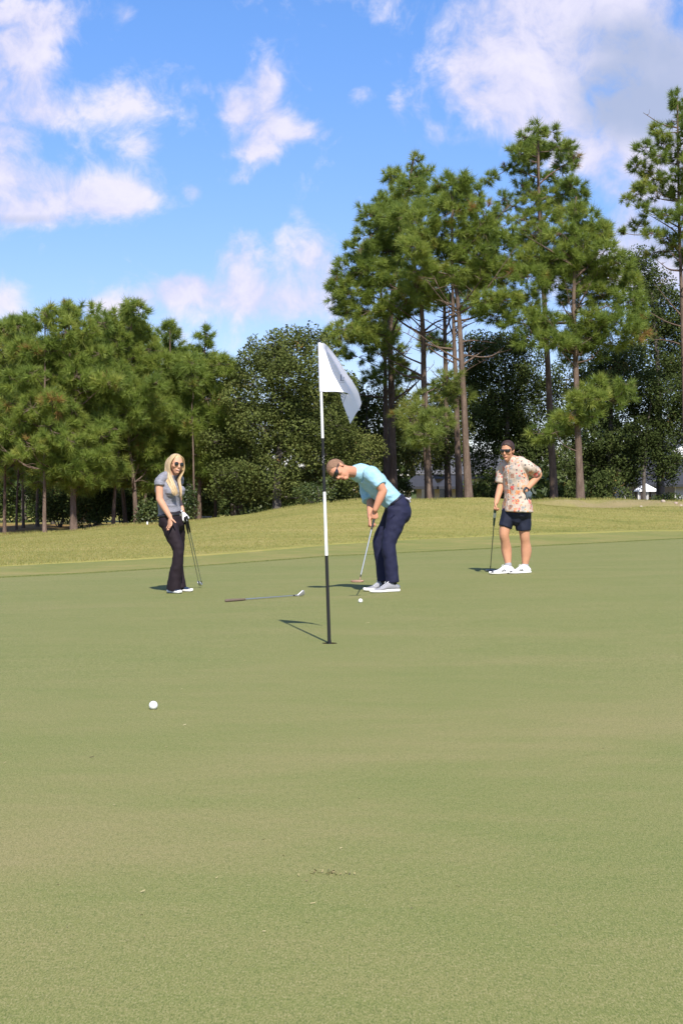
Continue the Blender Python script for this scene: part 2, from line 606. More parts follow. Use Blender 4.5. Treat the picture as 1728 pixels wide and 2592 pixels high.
# ---- materials of the turf
def turf_mat(name, kind):
    m = bpy.data.materials.new(name)
    m.use_nodes = True
    t = NT(m.node_tree)
    b = m.node_tree.nodes['Principled BSDF']
    pos = t.n('ShaderNodeNewGeometry').outputs['Position']
    sp = t.n('ShaderNodeSeparateXYZ', {0: pos})
    X, Y = sp.outputs[0], sp.outputs[1]
    if kind == 'green':
        flat = t.n('ShaderNodeMapping', {'Vector': pos, 'Rotation': (0, 0, R(-38)), 'Scale': (.55, 1.5, 1)}).outputs[0]
        big = t.noise(flat, .55, 4, .6, .6)
        med = t.noise(flat, 3.2, 5, .62, .3)
        sml = t.noise(pos, 19.0, 4, .65)
        gm = t.n('ShaderNodeMapping', {'Vector': pos, 'Scale': (250, 80, 60), 'Rotation': (0, 0, R(4))}).outputs[0]
        grain = t.m('ADD', t.m('MULTIPLY', t.m('SUBTRACT', t.noise(gm, 1.0, 3, .7), .5), 1.7), .5)
        grain2 = t.m('ADD', t.m('MULTIPLY', t.m('SUBTRACT', t.noise(gm, 2.3, 3, .7), .5), 1.5), .5)
        grain3 = t.noise(t.n('ShaderNodeMapping', {'Vector': pos, 'Scale': (85, 24, 40), 'Rotation': (0, 0, R(-6))}).outputs[0], 1.0, 4, .75)
        # the worn, drier belt that crosses the green in front of the flag
        dl = t.m('ADD', t.m('MULTIPLY', t.m('SUBTRACT', X, .3), -.648), t.m('MULTIPLY', t.m('SUBTRACT', Y, 5.65), .761))
        dl = t.m('ADD', dl, t.m('MULTIPLY', t.m('SUBTRACT', big, .5), 2.4))
        belt = t.m('POWER', 2.718, t.m('MULTIPLY', t.m('MULTIPLY', dl, dl), -2.6))
        dry = t.m('ADD', t.m('MULTIPLY', t.m('SUBTRACT', big, .5), 1.15), t.m('MULTIPLY', t.m('SUBTRACT', med, .5), .85))
        dry = t.m('ADD', dry, t.m('MULTIPLY', t.m('SUBTRACT', sml, .5), .55))
        dry = t.m('ADD', t.m('ADD', t.m('MULTIPLY', dry, .58), t.m('MULTIPLY', belt, .22)), .37)
        dry = t.m('ADD', dry, t.m('MULTIPLY', t.m('SUBTRACT', grain, .5), .6))
        col = t.ramp(dry, [(.0, (.126, .162, .044)), (.32, (.174, .188, .059)), (.62, (.222, .204, .080)), (1.0, (.268, .220, .106))])
        g = t.m('ADD', t.m('MULTIPLY', grain, .55), t.m('MULTIPLY', grain2, .45))
        col = t.mix(t.mrange(grain3, .34, .50, .38, 0), col, (.075, .10, .032))
        col = t.mix(t.mrange(grain3, .53, .68, 0, .3), col, (.31, .28, .14))
        col = t.mix(t.mrange(g, .26, .48, .9, 0), col, (.062, .082, .028))
        col = t.mix(t.mrange(g, .54, .76, 0, .8), col, (.34, .31, .17))
        hgt = t.m('ADD', t.m('MULTIPLY', grain, .7), t.m('MULTIPLY', grain2, .45))
        bp = t.n('ShaderNodeBump', {'Strength': .30, 'Distance': .005, 'Height': hgt})
    else:
        stretch = (.35, 1.0, 1) if kind == 'rough' else (.6, 1, 1)
        mp = t.n('ShaderNodeMapping', {'Vector': pos, 'Rotation': (0, 0, R(5)), 'Scale': stretch}).outputs[0]
        big = t.noise(mp, .55, 5, .62, .5)
        med = t.noise(mp, 2.6, 5, .65, .3)
        sml = t.noise(pos, 14.0, 4, .7)
        grain = t.noise(pos, 90.0, 3, .7)
        f = t.m('ADD', t.m('MULTIPLY', t.m('SUBTRACT', big, .5), 1.3), t.m('MULTIPLY', t.m('SUBTRACT', med, .5), 1.1))
        f = t.m('ADD', f, t.m('MULTIPLY', t.m('SUBTRACT', sml, .5), .9))
        f = t.m('ADD', f, t.m('MULTIPLY', t.m('SUBTRACT', grain, .5), .5))
        if kind == 'rough':
            col = t.ramp(t.m('ADD', f, .45), [(.0, (.13, .145, .036)), (.30, (.214, .208, .058)), (.58, (.270, .236, .076)), (1.0, (.34, .28, .115))])
            # needle litter under the trees, darker brown woodland floor to the right of it
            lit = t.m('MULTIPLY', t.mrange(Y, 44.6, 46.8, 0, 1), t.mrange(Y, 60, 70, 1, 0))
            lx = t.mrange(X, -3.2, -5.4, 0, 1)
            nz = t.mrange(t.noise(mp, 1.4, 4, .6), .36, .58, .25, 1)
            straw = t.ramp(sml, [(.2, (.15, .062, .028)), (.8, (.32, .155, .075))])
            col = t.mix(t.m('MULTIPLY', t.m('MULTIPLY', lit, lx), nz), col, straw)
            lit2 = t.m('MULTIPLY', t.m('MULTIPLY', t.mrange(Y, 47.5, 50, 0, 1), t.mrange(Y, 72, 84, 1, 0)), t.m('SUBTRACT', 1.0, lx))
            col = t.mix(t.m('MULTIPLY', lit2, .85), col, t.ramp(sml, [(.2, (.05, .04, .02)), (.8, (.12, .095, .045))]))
            # the bare, washed-out bank at the right
            wob = t.m('MULTIPLY', t.m('SUBTRACT', t.noise(pos, .9, 3, .6), .5), 1.2)
            yb = t.m('ADD', Y, wob)
            bk = t.m('MULTIPLY', t.m('MULTIPLY', t.mrange(yb, 43.7, 44.2, 0, 1), t.mrange(yb, 44.9, 45.6, 1, 0)), t.mrange(X, 5.4, 7.6, 0, 1))
            bk = t.m('MULTIPLY', bk, t.mrange(med, .3, .5, .35, 1))
            bk = t.m('MULTIPLY', bk, .6)
            col = t.mix(bk, col, t.ramp(grain, [(.25, (.12, .085, .05)), (.75, (.32, .25, .17))]))
        else:
            col = t.ramp(t.m('ADD', f, .5), [(.0, (.13, .160, .045)), (.45, (.195, .20, .064)), (.75, (.24, .215, .078)), (1.0, (.29, .24, .10))])
        hgt = t.m('ADD', t.m('MULTIPLY', sml, .6), t.m('MULTIPLY', grain, .3))
        bp = t.n('ShaderNodeBump', {'Strength': .6, 'Distance': .05, 'Height': hgt})
    t.put(b.inputs['Base Color'], col)
    t.put(b.inputs['Normal'], bp.outputs[0])
    b.inputs['Roughness'].default_value = .75
    b.inputs['Specular IOR Level'].default_value = .06
    MATS[name] = m
    return m


M_green = turf_mat('mown green turf', 'green')
M_fringe = turf_mat('fringe turf', 'fringe')
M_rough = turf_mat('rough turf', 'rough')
M_edge = mat('dark turf edge', (.10, .115, .038), .9, .1, var=.4, vscale=30)  # darker mottled green for the narrow step at the green's edge

# ---- the putting green, with the round hole cut for the cup
CUP = hit(834, 1628)
tt = np.concatenate([np.linspace(0, .42, 10)[:-1], np.linspace(.42, 1, 150)])
rows = [bY + (eY - bY) * t_ for t_ in tt]
V, Fc = sheet('g', rows, 0.0, None)
cen = np.array([V[list(f)].mean(0) for f in Fc])
near = np.hypot(cen[:, 0] - CUP.x, cen[:, 1] - CUP.y) < .34
bm = bmesh.new()
bv = [bm.verts.new(v) for v in V]
bm.verts.ensure_lookup_table()
ring_faces = []
for f, kill in zip(Fc, near):
    vs = []
    for i in f:
        if bv[i] not in vs:
            vs.append(bv[i])
    if len(vs) < 3:
        continue
    try:
        fc = bm.faces.new(vs)
        if kill:
            ring_faces.append(fc)
    except ValueError:
        pass
kset = set(ring_faces)
outer = [e for f in ring_faces for e in f.edges if len([q for q in e.link_faces if q in kset]) == 1]
bmesh.ops.delete(bm, geom=ring_faces, context='FACES_KEEP_BOUNDARY')
cv = [bm.verts.new((CUP.x + .054 * math.cos(a), CUP.y + .054 * math.sin(a), G(CUP.x, CUP.y))) for a in np.linspace(0, 2 * np.pi, 32, endpoint=False)]
ce = [bm.edges.new((cv[i], cv[(i + 1) % 32])) for i in range(32)]
outer = [e for e in outer if e.is_valid]
bmesh.ops.triangle_fill(bm, use_beauty=True, edges=outer + ce)
bad = [f for f in bm.faces if math.hypot(f.calc_center_median().x - CUP.x, f.calc_center_median().y - CUP.y) < .05]
bmesh.ops.delete(bm, geom=bad, context='FACES_ONLY')
loose = [v for v in bm.verts if not v.link_faces]
bmesh.ops.delete(bm, geom=loose, context='VERTS')
for f in bm.faces:
    if f.normal.z < 0:
        f.normal_flip()
me = bpy.data.meshes.new('putting_green')
bm.to_mesh(me)
bm.free()
me.materials.append(M_green)
tag(link('putting_green', me, None, (0, 0, 0)), 'closely mown putting green with a drier tan belt across it', kind='structure')


def clean(V, Fc, name, mats, idx=None):
    bm = bmesh.new()
    bv = [bm.verts.new(v) for v in V]
    for n_, f in enumerate(Fc):
        vs = []
        for i in f:
            if all((bv[i].co - q.co).length > 1e-6 for q in vs):
                vs.append(bv[i])
        if len(vs) >= 3:
            fc = bm.faces.new(vs)
            if idx is not None:
                fc.material_index = idx[n_]
    bmesh.ops.delete(bm, geom=[v for v in bm.verts if not v.link_faces], context='VERTS')
    for f in bm.faces:
        if f.normal.z < 0:
            f.normal_flip()
    me = bpy.data.meshes.new(name)
    bm.to_mesh(me)
    bm.free()
    for q in mats:
        me.materials.append(q)
    return link(name, me, None, (0, 0, 0))


# ---- fringe: a step up of one and a half centimetres
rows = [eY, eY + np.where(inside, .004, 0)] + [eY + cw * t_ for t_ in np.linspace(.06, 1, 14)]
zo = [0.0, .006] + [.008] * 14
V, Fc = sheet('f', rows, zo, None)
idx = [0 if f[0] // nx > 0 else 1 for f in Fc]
tag(clean(V, Fc, 'fringe', [M_fringe, M_edge], idx), 'longer fringe strip round the far edge of the green', kind='structure')

# ---- the rest of the land in one sheet to the horizon
r1 = [np.full(nx, -900.), np.full(nx, -250.), np.full(nx, -90.), np.full(nx, -40.), np.full(nx, -18.)] + [np.full(nx, -18.) + (bY + 18) * t_ for t_ in (.5, 1)]
V1, F1 = sheet('r', r1, 0.0, None)
st = eY + cw
ys = list(np.linspace(0, 1, 44))
r2 = [st, st + .003] + [st + (YC - st) * t_ for t_ in ys[1:]] + [np.full(nx, y_) for y_ in list(np.linspace(YC + .3, 49, 30)) + list(np.linspace(49.6, 60, 16)) + [62, 65, 69, 74, 80, 88, 98, 110, 130, 170, 250, 400, 800, 1500, 3500]]
zo2 = [.018] + [.035] * (len(r2) - 1)
zo2 = [0.008, .012] + [.022] * (len(r2) - 2)
V2, F2 = sheet('r', r2, zo2, None)
V = np.vstack([V1, V2])
Fall = F1 + [tuple(i + len(V1) for i in f) for f in F2]
idx = [0] * (len(F1) + len(F2))
tag(clean(V, Fall, 'ground', [M_rough, M_edge], idx), 'sunburnt rough grass rising to a low mound behind the green', kind='structure')


def blades(name, x, y, h, wd, m, label, lean=.5, seed=1, zadd=.03):
    rng = np.random.default_rng(seed)
    n = len(x)
    z = gh(x, y) + zadd
    a = rng.uniform(0, 2 * np.pi, n)
    ln = rng.uniform(.1, lean, n)
    hh = h * rng.uniform(.6, 1.25, n)
    dx, dy = np.cos(a), np.sin(a)
    b = rng.uniform(0, 2 * np.pi, n)
    wx, wy = np.cos(b) * wd, np.sin(b) * wd
    A = np.stack([x - wx, y - wy, z - .01], 1)
    B = np.stack([x + wx, y + wy, z - .01], 1)
    C_ = np.stack([x + dx * ln * hh, y + dy * ln * hh, z + hh], 1)
    V = np.stack([A, B, C_], 1).reshape(-1, 3)
    Fc = np.arange(n * 3).reshape(n, 3)
    o = emit_np(name, V, Fc, m, None, (0, 0, 0), tint=rng.uniform(0, 1, n))
    return tag(o, label, kind='stuff')


rng = np.random.default_rng(5)
M_blade = leaf_mat('rough grass blades', [(0, (.17, .175, .048)), (.4, (.216, .216, .060)), (.75, (.262, .238, .074)), (1, (.31, .255, .10))], .15, .7, .15)
M_blade2 = leaf_mat('fringe grass blades', [(0, (.07, .12, .03)), (.6, (.14, .18, .05)), (1, (.24, .22, .08))], .3, .7, .15)
n = 110000
d = rng.uniform(19, 46, n)
x = rng.uniform(-.27, .27, n) * d
e = edge(x) + 3.5
kp = d > e
blades('rough_grass', x[kp], d[kp], .013, .010, M_blade, 'short sun-bleached grass blades on the mound', seed=2)
n = 9000
x = rng.uniform(-6, 8.5, n)
y = edge(x) + rng.uniform(.004, .06, n)
blades('fringe_grass', x, y, .010, .005, M_blade2, 'slightly longer grass blades along the lip of the green', seed=3, zadd=.010)
n = 12000
x = rng.uniform(-12, 14, n)
y = 46 + rng.uniform(0, 4, n)
blades('crest_grass', x, y, .07, .012, M_blade, 'taller grass blades along the crest below the trees', seed=4)

# ---- loose clippings, leaf crumbs and one healed ball mark lying on the green
rng = np.random.default_rng(11)
Vd, Fd, Td = [], [], []


def scrap(p, L, wd, a, t_, up=.004):
    dx, dy = math.cos(a) * L / 2, math.sin(a) * L / 2
    qx, qy = -math.sin(a) * wd / 2, math.cos(a) * wd / 2
    o = len(Vd)
    z = G(p[0], p[1])
    Vd.extend([(p[0] - dx - qx, p[1] - dy - qy, z + .002), (p[0] + dx - qx, p[1] + dy - qy, z + up), (p[0] + dx + qx, p[1] + dy + qy, z + up + .002), (p[0] - dx + qx, p[1] - dy + qy, z + .004)])
    Fd.append((o, o + 1, o + 2, o + 3))
    Td.append(t_)


for i in range(90):
    d = 3.3 + 20 * rng.uniform(0, 1) ** 1.5
    x = rng.uniform(-.25, .25) * d
    scrap((x, d), rng.uniform(.004, .014), rng.uniform(.0012, .0026), rng.uniform(0, 6.3), rng.uniform(.3, .75))
for (px, py, L, t_) in [(460, 1746, .02, .7), (468, 1837, .025, .8), (233, 1919, .03, .05), (362, 2260, .02, .7), (930, 1578, .05, .65), (13, 1933, .02, .6)]:
    p = hit(px, py)
    scrap((p.x, p.y), L * .6, .003, rng.uniform(-.4, .4), t_, .007)
bmk = hit(835, 2212)
for i in range(26):
    scrap((bmk.x + rng.normal(0, .035), bmk.y + rng.normal(0, .012)), rng.uniform(.006, .013), .003, rng.uniform(0, 6.3), rng.choice([.1, .3, .45, .6]), rng.uniform(.003, .009))
M_scrap = leaf_mat('dry clippings', [(0, (.05, .04, .02)), (.3, (.16, .12, .05)), (.6, (.36, .30, .14)), (1, (.62, .54, .34))], .15)
o = emit_np('grass_clippings', np.array(Vd), np.array(Fd), M_scrap, None, (0, 0, 0), tint=Td)
tag(o, 'scattered dry grass clippings and leaf crumbs on the green', kind='stuff')
# ================================================================== TREES
def bark_mat(name, lo, hi, sx=1.0):
    m = bpy.data.materials.new(name)
    m.use_nodes = True
    t = NT(m.node_tree)
    b = m.node_tree.nodes['Principled BSDF']
    pos = t.n('ShaderNodeNewGeometry').outputs['Position']
    mp = t.n('ShaderNodeMapping', {'Vector': pos, 'Scale': (sx, sx, .22)}).outputs[0]
    vo = t.n('ShaderNodeTexVoronoi', {'Vector': mp, 'Scale': 30.0}, feature='DISTANCE_TO_EDGE').outputs[0]
    nz = t.noise(mp, 9, 5, .65)
    f = t.m('ADD', t.m('MULTIPLY', t.mrange(vo, 0, .12), .10), t.m('MULTIPLY', nz, .8))
    c = t.ramp(f, [(.15, tuple(x * .6 for x in lo)), (.45, lo), (.85, hi)])
    t.put(b.inputs['Base Color'], c)
    b.inputs['Roughness'].default_value = .9
    b.inputs['Specular IOR Level'].default_value = .15
    bp = t.n('ShaderNodeBump', {'Strength': .8, 'Distance': .05, 'Height': f})
    t.put(b.inputs['Normal'], bp.outputs[0])
    return m


M_pbark = bark_mat('pine bark', (.125, .088, .066), (.29, .215, .165))
M_obark = bark_mat('oak bark', (.11, .095, .08), (.22, .20, .17))
M_needle = leaf_mat('pine needles', [(0, (.125, .185, .040)), (.35, (.205, .275, .052)), (.70, (.285, .340, .066)), (.94, (.35, .35, .08)), (.975, (.34, .20, .07)), (1, (.36, .19, .07))], .48, .5, .25)
M_needle2 = leaf_mat('young pine needles', [(0, (.155, .21, .048)), (.5, (.25, .30, .064)), (.93, (.25, .25, .06)), (1, (.32, .17, .055))], .48, .5, .25)
M_oak = leaf_mat('oak leaves', [(0, (.066, .080, .022)), (.45, (.115, .142, .038)), (.85, (.185, .195, .058)), (.97, (.18, .165, .06)), (1, (.24, .13, .045))], .3, .65, .08)
M_dark = leaf_mat('dark hardwood leaves', [(0, (.042, .054, .015)), (.55, (.072, .100, .028)), (.92, (.125, .15, .042)), (1, (.18, .12, .04))], .28, .65, .08)
M_bush = leaf_mat('undergrowth leaves', [(0, (.03, .05, .015)), (.5, (.065, .095, .025)), (1, (.13, .15, .045))], .28, .45, .4)

# one bundle of needles: thin triangles fanned round an axis (z)
_r = np.random.default_rng(3)


def tuft_template(n=64, L=.30, wd=.0098):
    V = []
    for i in range(n):
        th = _r.uniform(.15, 1.55) if i > 5 else _r.uniform(0, .4)
        ph = i * 2.39996 + _r.uniform(-.3, .3)
        dr = np.array([math.sin(th) * math.cos(ph), math.sin(th) * math.sin(ph), math.cos(th)])
        z0 = np.array([0, 0, _r.uniform(-.12, .04)])
        l = L * _r.uniform(.55, 1.1)
        sd_ = np.cross(dr, _r.normal(size=3))
        sd_ /= np.linalg.norm(sd_)
        V += [z0 - sd_ * wd, z0 + sd_ * wd, z0 + dr * l]
    return np.array(V)


TUFTS = [tuft_template() for _ in range(5)]


def leaf_template(n=22, rad=.30, L=.10, wd=.035):
    V = []
    for i in range(n):
        p = _r.normal(size=3)
        p = p / np.linalg.norm(p) * rad * _r.uniform(.3, 1) ** .6 * np.array([1, 1, .7])
        nrm = _r.normal(size=3) * .8 + np.array([0, 0, .7]) + p * 1.2
        nrm /= np.linalg.norm(nrm)
        a = np.cross(nrm, _r.normal(size=3))
        a /= np.linalg.norm(a)
        b = np.cross(nrm, a)
        l, w_ = L * _r.uniform(.7, 1.25), wd * _r.uniform(.8, 1.2)
        V += [p - a * l * .5, p + b * w_ + a * l * .05, p + a * l * .5, p - b * w_ + a * l * .05]
    return np.array(V)


LEAVES = [leaf_template() for _ in range(5)]


def rotz_to(D, spin):
    """rotation matrices that carry z onto each row of D, after a spin"""
    D = D / (np.linalg.norm(D, axis=1)[:, None] + 1e-9)
    up = np.tile([0., 0., 1.], (len(D), 1))
    up[np.abs(D[:, 2]) > .95] = (1, 0, 0)
    A = np.cross(up, D)
    A /= np.linalg.norm(A, axis=1)[:, None]
    B = np.cross(D, A)
    c, s = np.cos(spin)[:, None], np.sin(spin)[:, None]
    A2, B2 = A * c + B * s, -A * s + B * c
    return np.stack([A2, B2, D], -1)


def scatter(P, D, sc, tint, templates, rng, kf):
    """place templates (kf verts per face) at P, axis D, scale sc"""
    Vs, Ts = [], []
    pick = rng.integers(0, len(templates), len(P))
    for q, T in enumerate(templates):
        ix = np.where(pick == q)[0]
        if not len(ix):
            continue
        M = rotz_to(D[ix], rng.uniform(0, 6.28, len(ix)))
        W = np.einsum('nij,mj->nmi', M, T) * sc[ix][:, None, None] + P[ix][:, None, :]
        Vs.append(W.reshape(-1, 3))
        nf = len(T) // kf
        tj = np.clip(np.repeat(tint[ix], nf) + rng.normal(0, .06, len(ix) * nf), 0, 1)
        Ts.append(tj)
    V = np.vstack(Vs)
    return V, np.arange(len(V)).reshape(-1, kf), np.concatenate(Ts)


def tubes(segs, sides=4):
    """segs: list of (points, r0, r1) -> one mesh of tapered tubes"""
    V, Fc = [], []
    for pts, r0, r1 in segs:
        pts = np.array([tuple(p) for p in pts], float)
        n = len(pts)
        T = np.gradient(pts, axis=0)
        T /= np.linalg.norm(T, axis=1)[:, None] + 1e-9
        o = len(V)
        for i in range(n):
            r = r0 + (r1 - r0) * i / (n - 1)
            a = np.cross(T[i], (.31, .22, .05) if abs(T[i][2]) > .7 else (0, 0, 1))
            a /= np.linalg.norm(a) + 1e-9
            b = np.cross(T[i], a)
            for j in range(sides):
                an = 2 * math.pi * j / sides
                V.append(pts[i] + r * (math.cos(an) * a + math.sin(an) * b))
        for i in range(n - 1):
            for j in range(sides):
                j2 = (j + 1) % sides
                Fc.append((o + i * sides + j, o + i * sides + j2, o + (i + 1) * sides + j2, o + (i + 1) * sides + j))
    return V, Fc


def trunk_geo(axis, r0, r1, sides=12, flare=1.5):
    P = catmull(axis, 6)
    n = len(P)
    V, Fc = [], []
    rr = random.Random(int(abs(axis[0][0]) * 977) + 5)
    for i in range(n):
        t_ = i / (n - 1)
        r = r0 + (r1 - r0) * t_ ** .9
        r *= 1 + (flare - 1) * math.exp(-t_ * 26)
        for j in range(sides):
            an = 2 * math.pi * j / sides
            rj = r * (1 + .06 * math.sin(3 * an + i) + rr.uniform(-.04, .04))
            V.append((P[i][0] + rj * math.cos(an), P[i][1] + rj * math.sin(an), P[i][2]))
    for i in range(n - 1):
        for j in range(sides):
            j2 = (j + 1) % sides
            Fc.append((i * sides + j, i * sides + j2, (i + 1) * sides + j2, (i + 1) * sides + j))
    return V, Fc, P


def masses_to_world(ms, d, rng, depth=1.1):
    out = []
    for (mx, my, rx, ry) in ms:
        dd = d + rng.normal(0, .45) * depth
        c = np.array(ray(mx, my, dd))
        s = dd / F
        out.append((c, rx * s, (rx + ry) * .5 * s, ry * s))
    return out


def profile_masses(cx, top, bot, half, rng, step=40, r=46, pw=.55, skirt=.35):
    """stack of foliage masses from a narrow top to a broad middle"""
    ms = [(cx + rng.uniform(-4, 4), top + r * .55, r * .62, r * .62)]
    y = top + r * 1.2
    while y < bot:
        t_ = (y - top) / (bot - top)
        hw = half * min(1, (t_ / .38) ** pw) * (1 - skirt * max(0, t_ - .65) / .35)
        k_ = max(1, int(round(2 * hw / (r * 1.35))))
        for i in range(k_):
            fx = 0 if k_ == 1 else (i / (k_ - 1) * 2 - 1)
            rr = r * rng.uniform(.72, 1.15)
            ms.append((cx + fx * max(0, hw - rr * .7) + rng.uniform(-.3, .3) * r, y + rng.uniform(-.5, .5) * step, rr, rr * rng.uniform(.65, .9)))
        y += step * rng.uniform(.85, 1.15)
    return ms


DM = {True: 1.2, False: 1.45}


def make_tree(name, label, cat, group, trunk_px, d, wpx, ms, needle=True, leafm=None, seed=0, dens=8.5, size=1.0, barkm=None, top_r=.25, depth=1.1, back=True, tshift=0.0, limb_low=.25, droop=0.0, bare=0, bare_z=(.35, .75), bare_len=2.2):
    """a tree: trunk along picture points at distance d, foliage masses, limbs that reach each mass"""
    rng = np.random.default_rng(seed)
    ax = [np.array(ray(px, py, d)) for (px, py) in trunk_px]
    gx, gy = ax[0][0], ax[0][1]
    ax[0][2] = G(gx, gy) - .12
    base = (gx, gy, G(gx, gy))
    root = thing(name, label, cat, base, group)
    r0 = wpx * .5 * d / F
    Vt, Ft, axis = trunk_geo(ax, r0, r0 * top_r)
    emit('trunk', Vt, Ft, barkm or M_pbark, root)
    mw = masses_to_world(ms, d, rng, depth)
    if back:
        mw += [(c + np.array([rng.normal(0, .5), rng.uniform(.5, 1.6) * depth, rng.normal(-.15, .3)]), a, b, e) for (c, a, b, e) in mw if rng.uniform() < .55]
    limbs, Ps, Ds, Ts = [], [], [], []
    az0 = axis[:, 2]
    mw.sort(key=lambda q: math.hypot(q[0][0] - np.interp(q[0][2], az0, axis[:, 0]), q[0][1] - np.interp(q[0][2], az0, axis[:, 1])))
    done = []
    for (c, a, b, e) in mw:
        az = axis[:, 2]
        hd = np.hypot(c[0] - np.interp(c[2], az, axis[:, 0]), c[1] - np.interp(c[2], az, axis[:, 1]))
        hz = min(max(c[2] - hd * rng.uniform(limb_low, limb_low + .35) + droop * hd, az[0] + .3 * (az[-1] - az[0]) * .6), az[-1] * .99)
        s = np.array([np.interp(hz, az, axis[:, 0]), np.interp(hz, az, axis[:, 1]), hz])
        near_ = [(np.linalg.norm((c - q) * np.array([1, 1, 1.3])), q) for q in done if q[2] < c[2] + .5]
        if near_:
            dn, qn = min(near_, key=lambda z_: z_[0])
            if dn < .8 * np.linalg.norm(c - s):
                s, hd = qn, dn * .6
        done.append(c)
        mid = s * .5 + c * .5 + np.array([rng.normal(0, .12), rng.normal(0, .12), -.10 * hd + rng.normal(0, .06)])
        lr = min(r0 * .34, .014 + .012 * hd)
        limbs.append((catmull([s, mid, c], 4), lr, lr * .45))
        n = max(6, int(dens * DM[needle] * 4 * math.pi * ((a * b) ** 1.6 + (a * e) ** 1.6 + (b * e) ** 1.6) ** (1 / 1.6) / 3 ** (1 / 1.6)))
        u = rng.normal(size=(n, 3))
        u /= np.linalg.norm(u, axis=1)[:, None]
        rad = rng.uniform(.35, 1.0, n) ** .45
        # uneven outline: lumps pushed in and out
        lump = 1 + .22 * np.sin(u[:, 0] * 4 + c[0] * 3) * np.cos(u[:, 2] * 5 + c[2] * 2)
        P = c + u * np.array([a, b, e]) * (rad * lump)[:, None]
        D = u * np.array([1, 1, .7]) + np.array([0, 0, .55]) + rng.normal(0, .3, (n, 3))
        Ps.append(P)
        Ds.append(D)
        base_t = rng.uniform(.25, .62)
        tv = np.clip(base_t + rng.normal(0, .14, n), 0, .92)
        tv[rng.uniform(size=n) < .004] = .985
        Ts.append(tv)
        if rng.uniform() < .012:
            Ts[-1][rng.uniform(size=n) < .3] = .99
        for q in rng.choice(n, min(n, 10 if needle else 7), replace=False):
            o_ = c + (P[q] - c) * .1
            m_ = (o_ + P[q]) / 2 + rng.normal(0, .05, 3) + np.array([0, 0, -.05])
            limbs.append(([o_, m_, P[q]], .011, .005))
    for _ in range(bare):           # bare grey limbs below and inside the crown
        hz = axis[0][2] + (axis[-1][2] - axis[0][2]) * rng.uniform(*bare_z)
        s = np.array([np.interp(hz, az0, axis[:, 0]), np.interp(hz, az0, axis[:, 1]), hz])
        an = rng.uniform(0, 6.28)
        L_ = bare_len * rng.uniform(.4, 1.1)
        dr = np.array([math.cos(an), math.sin(an) * .7, rng.uniform(.1, .9)])
        m1 = s + dr * L_ * .45 + rng.normal(0, .08, 3)
        e_ = s + dr * L_ + np.array([0, 0, L_ * rng.uniform(-.1, .3)]) + rng.normal(0, .12, 3)
        pts = catmull([s, m1, e_], 5)
        limbs.append((pts, r0 * rng.uniform(.22, .42), .008))
        for q in range(rng.integers(2, 5)):
            b_ = pts[rng.integers(4, len(pts) - 1)]
            o_ = b_ + np.array([rng.normal(0, .5), rng.normal(0, .5), rng.uniform(-.1, .6)]) * L_ * .35
            limbs.append((catmull([b_, (b_ + o_) / 2 + rng.normal(0, .06, 3), o_], 3), .014, .005))
    V, Fc = tubes(limbs)
    tag(emit('limbs', V, Fc, barkm or M_pbark, root, fix=False), kind='stuff')
    P, D, T = np.vstack(Ps), np.vstack(Ds), np.concatenate(Ts)
    sc = rng.uniform(.75, 1.2, len(P)) * size
    V, Fc, tv = scatter(P, D, sc, T, TUFTS if needle else LEAVES, rng, 3 if needle else 4)
    emit_np('crown', V, Fc, leafm or (M_needle if needle else M_oak), root, tint=tv)
    return root


def Z8(x, y):
    return (x / 1.727 + 820, y / 1.727 + 220)


def z8m(L):
    return [(*Z8(a, b), c / 1.727, e / 1.727) for (a, b, c, e) in L]


GP = 'tall pines standing beyond the mound'
GL = 'bushy pines beyond the low end of the mound'
GH = 'dark hardwood trees filling in behind the tall pines'
# ---------------------------------------------------------------- right group
make_tree('pine_tree', 'broad bright green pine with many bare forking limbs, in front of the tall group', 'pine', GP,
          [Z8(632, 1830), Z8(616, 1500), Z8(600, 1200), Z8(585, 950), Z8(560, 760), Z8(560, 480)], 50, 20,
          z8m([(560, 430, 80, 45), (640, 480, 75, 60), (480, 500, 75, 65), (560, 540, 120, 70), (700, 545, 70, 55), (420, 600, 85, 75), (560, 640, 140, 75), (700, 640, 100, 60), (780, 610, 55, 50),
               (390, 700, 80, 60), (480, 740, 110, 60), (650, 730, 110, 60), (770, 690, 70, 50), (420, 800, 80, 55), (540, 820, 90, 50), (690, 800, 90, 55), (400, 870, 60, 45), (600, 400, 60, 35)]), seed=11, limb_low=.7, size=1.05, bare=18, bare_z=(.45, .85), bare_len=2.1)
make_tree('pine_tree', 'thin slightly bluish pine top rising behind the broad front pine', 'pine', GP,
          [Z8(305, 1780), Z8(295, 1400), Z8(290, 1000), Z8(330, 700), Z8(392, 300)], 57, 22,
          z8m([(395, 320, 34, 36), (350, 385, 65, 40), (420, 390, 55, 40), (300, 400, 35, 35), (450, 360, 30, 25), (370, 450, 90, 55), (310, 480, 60, 45), (370, 540, 80, 60), (290, 1260, 120, 45), (210, 1290, 50, 30), (330, 1220, 60, 40)]), seed=12, dens=7, bare=12, bare_z=(.3, .6))
